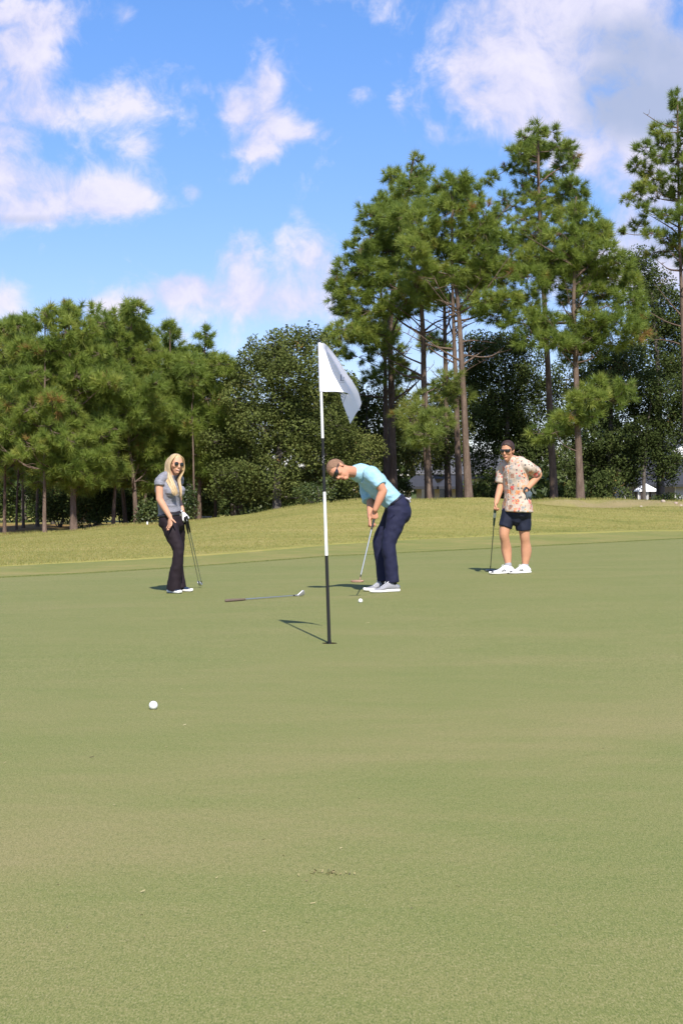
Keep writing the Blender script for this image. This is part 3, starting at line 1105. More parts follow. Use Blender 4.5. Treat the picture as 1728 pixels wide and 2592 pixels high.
make_tree('pine_tree', 'wide leaning pine whose crown hangs far out to the left above the flag', 'pine', GP,
          [Z8(462, 1830), Z8(445, 1500), Z8(435, 1250), Z8(428, 1000), Z8(400, 800), Z8(300, 560)], 53, 21,
          z8m([(240, 510, 60, 45), (190, 560, 65, 50), (280, 560, 70, 60), (330, 620, 75, 60), (210, 640, 85, 60), (150, 710, 70, 55), (270, 720, 110, 65), (100, 790, 65, 55), (190, 800, 100, 60), (310, 800, 80, 60),
               (75, 850, 55, 40), (140, 890, 90, 50), (250, 890, 110, 60), (50, 925, 45, 30), (110, 970, 75, 45), (200, 980, 90, 50), (290, 970, 60, 40), (80, 1060, 80, 45), (30, 1090, 50, 40), (170, 1070, 90, 45), (240, 1080, 70, 50), (390, 900, 80, 50), (380, 970, 60, 40)]), seed=13, limb_low=.35, bare=16, bare_z=(.42, .75), bare_len=2.2)
make_tree('pine_tree', 'small sunlit young pine low among the tall pine trunks right of the flag', 'pine', GP,
          [Z8(462, 1835), Z8(452, 1650), Z8(446, 1400), Z8(450, 1330)], 49.5, 14,
          z8m([(440, 1390, 90, 55), (400, 1450, 70, 60), (490, 1450, 80, 60), (440, 1520, 80, 45), (540, 1270, 60, 50), (510, 1320, 70, 50), (380, 1540, 40, 30), (560, 1330, 40, 40)]), seed=14, leafm=M_needle2, dens=7)
make_tree('pine_tree', 'dark bare-looking pine trunk between the two front trunks, needles only high up', 'pine', GP,
          [Z8(543, 1800), Z8(533, 1400), Z8(526, 1000), Z8(520, 780)], 60, 18, z8m([(540, 880, 80, 50), (480, 930, 80, 40), (600, 930, 60, 40), (520, 1130, 50, 30), (470, 1120, 60, 40)]), seed=15, dens=7, bare=14, bare_z=(.45, .95))
make_tree('pine_tree', 'second dark pine trunk just left of the forking front pine', 'pine', GP,
          [Z8(592, 1800), Z8(578, 1400), Z8(566, 1050), Z8(556, 760)], 58, 19, z8m([(600, 800, 90, 50), (640, 860, 80, 40)]), seed=16, dens=7, bare=14, bare_z=(.5, .95))
make_tree('pine_tree', 'left dark trunk of a close pair, under the hanging pine crown', 'pine', GP,
          [Z8(272, 1770), Z8(268, 1400), Z8(262, 1060), Z8(240, 820)], 58, 16, z8m([(220, 1020, 100, 45), (280, 1060, 60, 40), (150, 1180, 80, 35), (300, 1150, 60, 40)]), seed=17, dens=7, bare=14, bare_z=(.4, .95))
make_tree('pine_tree', 'tallest slim pine with a separate round tuft of a top', 'pine', GP,
          [Z8(1007, 1840), Z8(985, 1400), Z8(965, 1000), Z8(945, 650), Z8(936, 420), Z8(935, 170)], 54, 19,
          z8m([(935, 180, 50, 36), (880, 220, 50, 36), (995, 195, 45, 30), (850, 285, 60, 40), (930, 270, 70, 45), (1020, 260, 50, 36), (1070, 270, 36, 38), (820, 350, 45, 36), (900, 360, 60, 36), (1050, 340, 55, 38), (1090, 310, 30, 40),
               (960, 400, 55, 30), (860, 425, 40, 26), (780, 490, 42, 34), (830, 520, 40, 26), (920, 510, 70, 45), (1000, 480, 70, 45), (1090, 440, 60, 42), (1130, 475, 40, 40), (880, 575, 60, 40), (970, 570, 80, 50), (1050, 550, 70, 45), (930, 640, 80, 45), (870, 670, 60, 40)]), seed=18, limb_low=.2, size=1.0, bare=18, bare_z=(.4, .9), bare_len=1.6)
make_tree('pine_tree', 'big full pine with pale limbs on the right, foliage hanging low along its trunk', 'pine', GP,
          [Z8(1120, 1840), Z8(1108, 1500), Z8(1098, 1200), Z8(1090, 950), Z8(1095, 740), Z8(1100, 480)], 50, 20,
          z8m([(1090, 540, 60, 45), (1150, 590, 70, 50), (1210, 640, 55, 50), (1040, 640, 80, 55), (1130, 680, 100, 60), (1230, 720, 70, 55), (930, 740, 90, 55), (1030, 750, 90, 55), (840, 770, 80, 50), (780, 830, 90, 55), (900, 830, 100, 55), (1000, 850, 90, 50), (1150, 790, 110, 60),
               (1290, 770, 70, 50), (1250, 840, 90, 55), (1340, 850, 60, 50), (700, 930, 70, 42), (790, 930, 90, 45), (880, 940, 80, 45), (1190, 910, 110, 55), (1330, 940, 80, 55), (1390, 990, 36, 50), (740, 1000, 80, 40), (860, 1020, 110, 45), (970, 1020, 70, 45), (1150, 1020, 120, 50), (1290, 1030, 100, 50),
               (900, 1090, 90, 40), (1000, 1110, 90, 40), (1130, 1100, 110, 45), (1260, 1100, 100, 45), (1370, 1080, 50, 40), (1190, 1300, 90, 36), (1150, 1360, 110, 42), (1250, 1370, 70, 36), (1310, 1300, 45, 30), (1070, 1430, 70, 45), (1150, 1440, 60, 35), (1010, 1510, 40, 22)]), seed=19, limb_low=.45, size=1.05, bare=24, bare_z=(.45, .85), bare_len=2.2)
make_tree('pine_tree', 'airy dark pine at the right-hand edge with sky showing through its crown', 'pine', GP,
          [Z8(1590, 1830), Z8(1575, 1400), Z8(1563, 960), Z8(1550, 600), Z8(1542, 60)], 55, 17,
          z8m([(1545, 50, 42, 36), (1530, 90, 34, 26), (1580, 110, 50, 40), (1540, 160, 50, 36), (1450, 185, 40, 28), (1490, 210, 40, 26), (1570, 230, 60, 36), (1400, 265, 50, 32), (1460, 300, 50, 30), (1540, 310, 60, 36), (1360, 345, 45, 30), (1420, 370, 50, 26), (1510, 390, 60, 32), (1390, 440, 55, 32), (1320, 490, 32, 26), (1360, 470, 40, 30), (1470, 460, 60, 36),
               (1560, 470, 60, 40), (1410, 540, 55, 32), (1500, 560, 55, 30), (1310, 640, 30, 22), (1370, 610, 42, 26), (1430, 640, 50, 28), (1500, 660, 60, 30), (1450, 720, 50, 26), (1640, 300, 80, 60), (1650, 480, 90, 60), (1640, 150, 50, 45), (1640, 640, 80, 50), (1590, 150, 50, 40), (1600, 400, 60, 45), (1480, 250, 50, 34), (1440, 400, 50, 34), (1590, 560, 70, 45), (1540, 720, 60, 36), (1600, 760, 70, 40)]), seed=20, bare=26, bare_z=(.35, .95), bare_len=1.8, dens=9.0, limb_low=.0, back=False)
# dark hardwoods behind
make_tree('hardwood_tree', 'dark leafy tree whose dome shows behind the big right pine', 'tree', GH,
          [Z8(1470, 1790), Z8(1460, 1300), Z8(1430, 900)], 63, 22,
          z8m([(1370, 740, 60, 45), (1400, 800, 70, 50), (1450, 850, 80, 50), (1350, 880, 60, 50), (1470, 920, 90, 55), (1400, 960, 80, 60), (1510, 1000, 70, 45), (1440, 1040, 100, 50), (1540, 1060, 50, 36), (1380, 1100, 90, 60), (1500, 1130, 90, 50), (1450, 1220, 110, 80), (1550, 1230, 80, 80), (1590, 960, 70, 60), (1600, 1080, 70, 70), (1610, 1200, 70, 70)]), needle=False, leafm=M_dark, seed=31, barkm=M_obark, dens=7.5, size=1.0)
make_tree('hardwood_tree', 'dark spreading tree between the tall pines, behind the man in the patterned shirt', 'tree', GH,
          [Z8(790, 1790), Z8(800, 1500), Z8(790, 1200)], 62, 20,
          z8m([(600, 1290, 50, 45), (520, 1330, 55, 50), (480, 1400, 50, 50), (560, 1400, 60, 50), (590, 1480, 60, 60), (660, 1150, 50, 40), (640, 1230, 50, 50), (630, 1330, 50, 60), (640, 1430, 50, 50), (720, 1160, 80, 60), (810, 1130, 100, 50), (890, 1180, 80, 70), (700, 1260, 80, 70), (790, 1250, 110, 80), (900, 1290, 90, 80), (680, 1370, 70, 70), (760, 1380, 100, 80), (870, 1410, 100, 80), (960, 1350, 70, 80), (690, 1470, 80, 70), (800, 1490, 110, 80), (920, 1500, 90, 80), (720, 1570, 80, 60), (850, 1590, 110, 70), (960, 1600, 80, 70)]), needle=False, leafm=M_dark, seed=32, barkm=M_obark, dens=7.5, size=1.0)
make_tree('hardwood_tree', 'dark tree filling the space between the two rightmost front trunks', 'tree', GH,
          [Z8(1250, 1790), Z8(1250, 1500), Z8(1260, 1200)], 61, 20,
          z8m([(1240, 1210, 90, 60), (1330, 1180, 90, 70), (1060, 1260, 90, 80), (1180, 1290, 100, 70), (1300, 1300, 110, 80), (1060, 1390, 80, 80), (1170, 1410, 100, 80), (1290, 1420, 110, 80), (1040, 1520, 80, 80), (1180, 1540, 100, 80), (1310, 1550, 110, 80), (1060, 1640, 90, 70), (1200, 1660, 110, 70), (1300, 1680, 70, 60)]), needle=False, leafm=M_dark, seed=33, barkm=M_obark, dens=7.5, size=1.0)
make_tree('hardwood_tree', 'dark tree hanging over the white canopy and grey wall at the right', 'tree', GH,
          [Z8(1395, 1800), Z8(1400, 1600), Z8(1430, 1350)], 60, 12,
          z8m([(1400, 1290, 80, 70), (1500, 1320, 90, 70), (1400, 1400, 90, 70), (1500, 1430, 90, 70), (1560, 1400, 50, 70), (1390, 1510, 80, 70), (1480, 1520, 90, 60), (1400, 1600, 80, 55), (1480, 1620, 70, 45), (1530, 1650, 60, 40), (1350, 1650, 60, 60), (1450, 1680, 50, 35), (1600, 1330, 60, 70), (1610, 1450, 60, 60)]), needle=False, leafm=M_dark, seed=34, barkm=M_obark, dens=7.5, size=1.0)
make_tree('hardwood_tree', 'mid green tree in the middle distance, right of the flag behind the dark trunk pair', 'tree', GH,
          [Z8(180, 1780), Z8(185, 1550), Z8(190, 1350)], 60, 14,
          z8m([(100, 1330, 70, 60), (200, 1360, 90, 60), (330, 1380, 80, 60), (60, 1430, 70, 70), (150, 1450, 90, 70), (260, 1460, 90, 70), (370, 1480, 70, 70), (90, 1550, 80, 70), (200, 1570, 100, 60), (310, 1580, 90, 60), (400, 1600, 60, 45), (520, 1540, 80, 50), (500, 1600, 70, 40), (600, 1480, 60, 60)]), needle=False, leafm=M_oak, seed=35, barkm=M_obark, dens=5.5, size=1.15)
for i, (bx, mx_, d, top, half, lb) in enumerate([(60, 50, 72, 900, 95, 'dark hardwood deep behind the left-hand edge pines'), (210, 205, 70, 850, 95, 'dark hardwood deep behind the thickest pine trunk'), (350, 345, 71, 850, 95, 'dark hardwood deep behind the stout flaking pine'),
                                             (480, 470, 70, 890, 90, 'dark hardwood deep behind the woman'), (590, 590, 69, 960, 80, 'dark hardwood behind the left flank of the oak'), (800, 790, 68, 960, 90, 'dark hardwood behind the right flank of the oak')]):
    rq = np.random.default_rng(400 + i)
    ms = profile_masses(mx_, top, 1300, half, rq, step=62, r=56)
    make_tree('hardwood_tree', lb, 'tree', 'dark hardwoods deep behind the left pines and the oak', [(bx, 1325), (bx, 1200), (mx_, top + 80)], d, 16, ms, needle=False, leafm=M_dark, seed=400 + i, barkm=M_obark, dens=3.0, size=1.7, back=False, depth=1.6)
# ---------------------------------------------------------------- the oak
make_tree('oak_tree', 'large round dark green oak behind the flag, its skirt almost on the grass', 'oak', None,
          [(700, 1310), (702, 1220), (710, 1100), (716, 960)], 51, 26,
          [(775, 850, 36, 28), (735, 860, 36, 30), (700, 868, 36, 26), (800, 880, 40, 34), (752, 890, 50, 34), (655, 878, 34, 26), (690, 915, 60, 34), (630, 905, 30, 26), (800, 935, 56, 44), (735, 945, 66, 40), (650, 955, 60, 42), (600, 950, 30, 26), (860, 985, 46, 44),
           (600, 1005, 50, 38), (690, 1010, 76, 46), (790, 1020, 76, 50), (570, 1060, 46, 36), (650, 1075, 76, 44), (750, 1085, 76, 44), (845, 1075, 60, 56), (540, 1120, 46, 34), (620, 1135, 70, 40), (715, 1145, 80, 42), (815, 1150, 70, 46), (890, 1130, 40, 50), (535, 1185, 40, 28),
           (600, 1195, 64, 34), (690, 1205, 80, 36), (790, 1215, 76, 36), (870, 1210, 50, 40), (620, 1240, 56, 24), (710, 1250, 70, 22), (800, 1255, 50, 20), (560, 1235, 40, 22)],
          needle=False, leafm=M_oak, seed=41, barkm=M_obark, dens=8.0, size=.95, depth=2.0)
# ---------------------------------------------------------------- left group
rl = np.random.default_rng(77)
LP = [('young pine at the left-hand edge with a thin reddish trunk', 12, 1346, 20, 795, 1190, 60, 50, 10),
      ('pine with the slimmest pale trunk, second from the left-hand edge', 42, 1348, 66, 800, 1180, 55, 54, 7),
      ('pine with a straight mottled grey trunk standing clear at the grass edge', 113, 1353, 115, 768, 1200, 80, 47, 12),
      ('pine with the thickest trunk of the left group and a low hanging bough', 187, 1347, 175, 766, 1235, 96, 47.5, 20),
      ('pine with a slightly leaning trunk and the highest top of the left group', 286, 1338, 338, 752, 1180, 62, 50, 11),
      ('dark pine deep in the left group, its trunk almost black', 319, 1334, 245, 772, 1170, 74, 54, 13),
      ('stout pine trunk with flaking bark, just left of the woman', 346, 1333, 292, 790, 1190, 80, 50, 15),
      ('pine behind the woman with a round notched top', 440, 1325, 430, 812, 1190, 64, 53, 12),
      ('rightmost pine of the left group, touching the oak', 504, 1320, 520, 824, 1210, 66, 52, 13)]
for i, (lb, bx, by, cx_, top, bot, half, d, wp) in enumerate(LP):
    ms = profile_masses(cx_, top, bot, half * 1.25, rl, step=44, r=40, skirt=.15, pw=.8)
    if i == 3:
        ms += [(190, 1175, 60, 40), (140, 1195, 40, 30), (230, 1200, 44, 34), (200, 1225, 50, 26)]
    make_tree('pine_tree', lb, 'pine', GL, [(bx, by), (bx + (cx_ - bx) * .1, by - 90), (bx + (cx_ - bx) * .35, (by + top) / 2 + 60), (cx_, top + 25)], d, wp, ms, seed=50 + i, bare=9, bare_z=(.2, .6), bare_len=1.5, dens=9.0, depth=1.4, limb_low=.3)
# slender trunks further back between them
GB = 'slender back-row trunks left of the woman'
for i, (bx, by, wp, d, lean, lb) in enumerate([(60, 1340, 8, 57, -4, 'thin dark pine behind the slimmest pale trunk'), (95, 1336, 10, 59, 2, 'dark back-row pine left of the clear mottled trunk'), (368, 1328, 9, 58, 4, 'back-row pine trunk close behind the woman'),
                                               (492, 1319, 8, 50, -6, 'thin pale sunlit pine trunk right of the woman'), (545, 1318, 9, 55, 3, 'dark slim pine trunk under the left skirt of the oak')]):
    ms = profile_masses(bx + lean, by - 420, by - 190, 34, rl, step=50, r=36)
    make_tree('slender_pine', lb, 'pine', GB, [(bx, by), (bx + lean * .3, by - 120), (bx + lean, by - 300)], d, wp, ms, seed=70 + i, dens=6, depth=1.0, back=False)


# ---------------------------------------------------------------- undergrowth
def make_shrub(label, px, py, w_, h_, d, seed, m=None, size=.8, name='shrub', cat='shrub', group=None, dens=9):
    rng = np.random.default_rng(seed)
    p = ray(px, py, d)
    base = (p.x, p.y, G(p.x, p.y))
    root = thing(name, label, cat, base, group)
    s = d / F
    segs, Ps, Ds, Ts = [], [], [], []
    for k_ in range(9):
        c = np.array(base) + np.array([rng.uniform(-.8, .8) * w_ * s * .5, rng.uniform(-.5, .5) * w_ * s * .5, h_ * s * rng.uniform(.28, .78)])
        r = np.array([w_ * .24, w_ * .24, h_ * .26]) * s
        segs.append((catmull([np.array(base) + rng.normal(0, .05, 3) * (1, 1, 0) - np.array([0, 0, .05]), (np.array(base) + c) / 2 + rng.normal(0, .05, 3), c], 3), .025, .008))
        n = max(8, int(dens * 12 * r[0] * r[2]))
        u = rng.normal(size=(n, 3))
        u /= np.linalg.norm(u, axis=1)[:, None]
        Ps.append(c + u * r * (rng.uniform(.3, 1, n) ** .5)[:, None])
        Ds.append(u + np.array([0, 0, .5]))
        Ts.append(np.clip(rng.uniform(.2, .75) + rng.normal(0, .15, n), 0, 1))
    V, Fc = tubes(segs, 4)
    tag(emit('stems', V, Fc, M_obark, root, fix=False), kind='stuff')
    V, Fc, tv = scatter(np.vstack(Ps), np.vstack(Ds), rng.uniform(.7, 1.2, sum(map(len, Ps))) * size, np.concatenate(Ts), LEAVES, rng, 4)
    emit_np('foliage', V, Fc, m or M_bush, root, tint=tv)
    return root


GU = 'dark shrubs under the left pines'
for i, (px, py, w_, h_, d, lb) in enumerate([(150, 1345, 110, 110, 58, 'dark shrub behind the clear mottled pine trunk'), (235, 1342, 110, 120, 56, 'dark shrub right of the thickest pine trunk'),
                                             (310, 1336, 90, 110, 58, 'dark shrub between the leaning pine and the stout flaking one'), (245, 1330, 120, 160, 62, 'tall dark shrub deep behind the thickest pine trunk'),
                                             (135, 1325, 120, 150, 64, 'tall dark shrub at the left of the woodland floor'), (345, 1322, 120, 170, 62, 'tall dark shrub behind the stout flaking pine trunk'),
                                             (420, 1318, 110, 160, 60, 'tall dark shrub directly behind the woman'), (500, 1312, 100, 120, 60, 'dark shrub under the rightmost left pine')]):
    make_shrub(lb, px, py, w_, h_, d, 100 + i, m=M_dark, size=1.1, group=GU)
make_shrub('bright green palmetto-like bush at the grass edge left of the woman', 378, 1326, 60, 70, 49, 121, m=M_bush, size=.9)
make_shrub('yellow-green sapling bush just right of the woman', 470, 1322, 46, 100, 50, 122, m=M_bush, size=.8)
make_shrub('light green bush at the foot of the oak beside the flagstick', 800, 1282, 90, 72, 47.5, 123, m=M_bush, size=.7)
make_shrub('dark bush left of the low dark porch roof', 985, 1270, 110, 100, 60, 124, m=M_dark, size=1.0)
make_shrub('dark bush right of the pale grey roof beside the patterned-shirt man', 1235, 1268, 130, 110, 60, 125, m=M_dark, size=1.1)
make_shrub('dark bush between the two rightmost front trunks', 1435, 1275, 90, 90, 58, 126, m=M_dark, size=1.1)
make_shrub('dark bush left of the grey wall and the white canopy', 1545, 1275, 100, 110, 57, 127, m=M_dark, size=1.1)
make_shrub('small bright fern-like bush at the foot of the grey wall', 1600, 1272, 30, 24, 56, 128, m=M_bush, size=.5)
make_shrub('low dark bush right of the white canopy', 1700, 1272, 90, 50, 57, 129, m=M_dark, size=.9)

# the far wood seen between the trunks: one mass
rng = np.random.default_rng(200)
n = 4200
x = rng.uniform(-85, 85, n)
y = rng.uniform(104, 118, n)
hh = 5.2 + 1.6 * np.sin(x * .35) + 1.0 * np.sin(x * .9 + 2)
z = -.5 + rng.uniform(0, 1, n) ** .8 * hh
P = np.stack([x, y, z], 1)
D = rng.normal(size=(n, 3)) + np.array([0, -.5, .6])
V, Fc, tv = scatter(P, D, rng.uniform(3.0, 4.6, n), np.clip(.45 + .25 * np.sin(x * .8) + rng.normal(0, .15, n), 0, 1), [leaf_template(10, .34, .18, .07) for _ in range(3)], rng, 4)
tag(emit_np('far_woods', V, Fc, M_bush, None, (0, 0, 0), tint=tv), 'far line of green woods seen between the trunks', kind='stuff')
# ================================================================== PEOPLE
M_skin_w = mat('fair skin', (.56, .295, .185), .6, .22, var=.08, vscale=14)
M_skin_p = mat('sun reddened skin', (.50, .235, .140), .6, .22, var=.10, vscale=14)
M_skin_h = mat('tanned skin', (.50, .25, .145), .6, .22, var=.08, vscale=14)
M_lip = mat('lips', (.42, .16, .14), .4, .4)
M_teeth = mat('teeth', (.75, .72, .66), .3, .5)
M_lens = mat('dark lens', (.012, .014, .016), .08, .6)
M_frame = mat('black frame', (.02, .018, .018), .3, .5)
M_gold = mat('gold rim', (.35, .25, .12), .3, .5, metal=.7)
M_black = mat('black rubber', (.018, .018, .02), .7, .3)
M_white = mat('white plastic', (.80, .80, .80), .45, .4)
M_sole = mat('white sole', (.78, .77, .74), .6, .3)


def hair_mat(name, col, skin):
    m = mat(name, col, .8, .08, var=.45, vscale=70)
    t = NT(m.node_tree)
    b = m.node_tree.nodes['Principled BSDF']
    src = b.inputs['Base Color'].links[0].from_socket
    a = t.n('ShaderNodeAttribute', attribute_name='fade')
    t.put(b.inputs['Base Color'], t.mix(a.outputs['Fac'], skin, src))
    return m


def vn(v):
    v = Vector(v)
    return v.normalized()


class Frame:
    """a head's own axes: x to its left-right, y out of the face, z to the crown"""
    def __init__(self, c, fwd, up, s=1.0):
        self.c = Vector(c)
        self.z = vn(up)
        f = Vector(fwd)
        self.y = (f - self.z * f.dot(self.z)).normalized()
        self.x = self.y.cross(self.z)
        self.s = s

    def __call__(self, x, y, z):
        return self.c + (self.x * x + self.y * y + self.z * z) * self.s

    def vec(self, x, y, z):
        return (self.x * x + self.y * y + self.z * z) * self.s

    def el(self, c, r, seg=16, rings=10):
        return ellipsoid(self(*c), self.vec(r[0], 0, 0), self.vec(0, r[1], 0), self.vec(0, 0, r[2]), seg, rings)

    def lf(self, pts, rad, ref=(1, 0, 0), **kw):
        s = self.s
        return loft([self(*p) for p in pts], [((r, r) if np.isscalar(r) else r) for r in (tuple(np.array(q) * s) if not np.isscalar(q) else q * s for q in rad)], self.vec(*ref) / s, **kw)


def head_geo(g, h, female=False):
    k_ = .93 if female else 1.0
    g.add(h.el((0, -.016, .030), (.075, .096, .088), 20, 14))
    g.add(h.lf([(0, .012, .055), (0, .020, .02), (0, .026, -.03), (0, .034, -.070 * k_), (0, .045, -.098 * k_), (0, .058, -.112 * k_)],
               [(.068, .070), (.069, .072), (.064, .066), (.054 * k_, .056), (.036 * k_, .038), (.018, .018)], seg=18))
    g.add(h.el((0, .072, .028), (.054, .022, .014)))                      # brow
    g.add(h.lf([(0, .086, .020), (0, .100, -.008), (0, .112, -.032)], [(.008, .008), (.010, .011), (.014, .010)], seg=10))   # nose
    g.add(h.el((0, .098, -.038), (.018, .012, .009)))
    for s in (-1, 1):
        g.add(h.el((s * .040, .066, -.022), (.026, .024, .022)))           # cheek
        g.add(h.el((s * .077, -.012, -.006), (.007, .018, .031)))          # ear
        g.add(h.el((s * .079, -.020, .006), (.008, .013, .020)))
    g.add(h.el((0, .086, -.060), (.024, .013, .008)))
    g.add(h.el((0, .084, -.073), (.021, .013, .008)))
    g.add(h.el((0, .078, -.100 * k_), (.021, .016, .014)))                 # chin


def face_bits(h, root, smile=False):
    g = Geo()
    g.add(h.lf([(-.024, .0905, -.064), (-.012, .0975, -.0675), (0, .0995, -.068), (.012, .0975, -.0675), (.024, .0905, -.064)], [.002, .0038, .0042, .0038, .002], ref=(0, 0, 1), seg=8))
    emit('lips', g.v, g.f, M_lip, root)
    if smile:
        g = Geo()
        g.add(h.lf([(-.016, .0965, -.0655), (0, .1015, -.067), (.016, .0965, -.0655)], [(.002, .0015), (.0032, .002), (.002, .0015)], ref=(0, 0, 1), seg=8))
        emit('teeth', g.v, g.f, M_teeth, root)


def shades(h, root, kind='wrap'):
    """sunglasses: front frame and temples, each lens a piece of its own"""
    g = Geo()
    zt = .012
    if kind == 'round':
        for s in (-1, 1):
            pts = [(s * .033 + .026 * math.cos(a), .1035 - abs(s * .033 + .026 * math.cos(a)) ** 2 * 3.0, zt - .008 + .023 * math.sin(a)) for a in np.linspace(0, 2 * np.pi, 17)]
            g.add(h.lf(pts, [.0016] * 17, ref=(0, 1, 0), seg=6, sub=1))
        g.add(h.lf([(-.010, .104, zt + .004), (0, .107, zt + .006), (.010, .104, zt + .004)], [.0016] * 3, ref=(0, 1, 0), seg=6))
    else:
        g.add(h.lf([(-.070, .070, zt + .012), (-.05, .096, zt + .013), (0, .106, zt + .012), (.05, .096, zt + .013), (.070, .070, zt + .012)], [.0042] * 5, ref=(0, 0, 1), seg=8))
        g.add(h.lf([(-.008, .104, zt - .004), (0, .107, zt + .002), (.008, .104, zt - .004)], [.003] * 3, ref=(0, 1, 0), seg=6))
    for s in (-1, 1):
        g.add(h.lf([(s * .068, .074, zt + .010), (s * .078, .04, zt + .010), (s * .081, -.005, zt + .010), (s * .080, -.03, zt - .006)], [(.006 if kind == 'wrap' else .0022, .002)] * 4, ref=(0, 0, 1), seg=8))
    root_s = emit('sunglasses', g.v, g.f, M_gold if kind == 'round' else M_frame, root)
    for s in (-1, 1):
        g = Geo()
        if kind == 'round':
            g.add(h.el((s * .033, .0995, zt - .008), (.026, .005, .023), 18, 8))
        elif kind == 'wrap':
            g.add(h.lf([(s * .008, .104, zt - .003), (s * .03, .105, zt - .005), (s * .05, .096, zt - .003), (s * .070, .074, zt + .003)], [(.015, .004), (.023, .005), (.022, .005), (.012, .004)], ref=(0, 0, 1), seg=12))
        else:
            g.add(h.lf([(s * .007, .105, zt - .001), (s * .03, .105, zt - .004), (s * .05, .096, zt - .004), (s * .066, .081, zt + .001)], [(.015, .004), (.021, .005), (.020, .005), (.014, .004)], ref=(0, 0, 1), seg=12, sq=.7))
        emit('lens', g.v, g.f, M_lens, root_s)


def hair_cap(h, root, m, hairline, lift=.006, rough_=.004, back=-.075, seedv=0.0, top=.0, name='hair', side=.0, fade=.0, spikes=0):
    """short hair: a shell over the skull that dives under the scalp along the hairline"""
    V, Fc, FD = [], [], []
    nu, nv_ = 72, 46
    c0 = Vector((0, -.016, .030))
    for i in range(nv_ + 1):
        th = math.pi * i / nv_ * .86
        for j in range(nu):
            ph = 2 * math.pi * j / nu
            n = Vector((math.sin(th) * math.cos(ph), math.sin(th) * math.sin(ph), math.cos(th)))
            p = Vector((n.x * .075, n.y * .096, n.z * .088)) + c0
            fr = p.y
            # lowest height at which hair still grows for this bearing
            front = smoothstep(.01, .075, fr)
            zlim = hairline * front + (1 - front) * (back if fr < -.02 else back + (fr + .02) / .03 * (.0 - back) if fr < .01 else .0)
            zlim = float(zlim) + .004 * math.sin(ph * 9 + seedv)
            grow = float(smoothstep(-.006, .012, p.z - zlim))
            nz = noise.noise(Vector((p.x * 60, p.y * 60, p.z * 60 + seedv))) + .6 * noise.noise(p * 140)
            ht = lift + rough_ * nz + top * max(0, n.z) * (.6 + .4 * max(0, n.y)) - side * (1 - abs(n.z))
            V.append(h(*(p + n * (ht * grow - .012 * (1 - grow)))))
            FD.append(float(smoothstep(.0, fade, p.z - zlim + .012 * nz)) if fade else 1.0)
    for i in range(nv_):
        for j in range(nu):
            j2 = (j + 1) % nu
            Fc.append((i * nu + j, (i + 1) * nu + j, (i + 1) * nu + j2, i * nu + j2))
    rs = random.Random(int(seedv * 10) + 3)
    if spikes:                      # loose short hairs stand off the shell
        cc = h(*c0)
        for _ in range(spikes):
            i = rs.randrange(len(FD))
            if FD[i] < .45:
                continue
            p = Vector(V[i])
            n = (p - cc).normalized()
            d = (n * .55 + h.vec(rs.uniform(-.6, .6), rs.uniform(-.5, .9), rs.uniform(-.2, .6)).normalized() * .6).normalized()
            sd_ = d.cross(n + Vector((.01, .02, .03))).normalized() * .0022
            o_ = len(V)
            V += [p - sd_ - n * .002, p + sd_ - n * .002, p + d * rs.uniform(.009, .019)]
            Fc.append((o_, o_ + 1, o_ + 2))
            FD += [FD[i]] * 3
    o = emit(name, V, Fc, m, root, fix=False)
    o.data.attributes.new('fade', 'FLOAT', 'POINT').data.foreach_set('value', np.array(FD, dtype=np.float32))
    return o


def hand(g, w, d, n, t, sc=1.0, curls=((20, 25, 20),) * 4, grow=0.0, spread=.10, thumb=(.55, .75, .25), thumb2=(.85, .3, .35)):
    """palm, four fingers of unequal length and a thumb leaving the side of the palm"""
    w, d, n = Vector(w), vn(d), Vector(n)
    n = (n - d * n.dot(d)).normalized()
    t = vn(Vector(t) - d * Vector(t).dot(d) - n * Vector(t).dot(n))
    g.add(loft([w - d * .02 * sc, w + d * .02 * sc, w + d * .055 * sc, w + d * .092 * sc], [(.026 * sc + grow, .018 * sc + grow), (.030 * sc + grow, .017 * sc + grow), (.040 * sc + grow, .016 * sc + grow), (.040 * sc + grow, .013 * sc + grow)], t, seg=12))
    for i, (off, L, rr) in enumerate(((.030, .072, .0088), (.0105, .082, .0092), (-.0095, .076, .0088), (-.029, .060, .0078))):
        p = w + d * (.080 - abs(i - 1) * .005) * sc + t * off * sc
        ang = 0
        pts = [p]
        dd0 = (d + t * spread * (1.2 - i) * .8).normalized()
        for sg, cu in zip((.46, .30, .26), curls[i]):
            ang += R(cu)
            p = p + (dd0 * math.cos(ang) + n * math.sin(ang)) * (L * sg * sc * 1.08)
            pts.append(p)
        g.add(loft(pts, [rr * sc + grow, rr * .95 * sc + grow, rr * .88 * sc + grow, rr * .72 * sc + grow], t, seg=8, sub=3))
    b = w + d * .026 * sc + t * .026 * sc
    m_ = b + (d * thumb[0] + t * thumb[1] + n * thumb[2]).normalized() * .040 * sc
    e = m_ + (d * thumb2[0] + t * thumb2[1] + n * thumb2[2]).normalized() * .044 * sc
    g.add(loft([b - d * .012 * sc, b, m_, e], [.012 * sc + grow, .0135 * sc + grow, .0112 * sc + grow, .0085 * sc + grow], n, seg=8, sub=3))


FIST = ((62, 80, 55),) * 4
RELAX = ((18, 25, 15), (22, 28, 18), (28, 30, 20), (32, 34, 22))


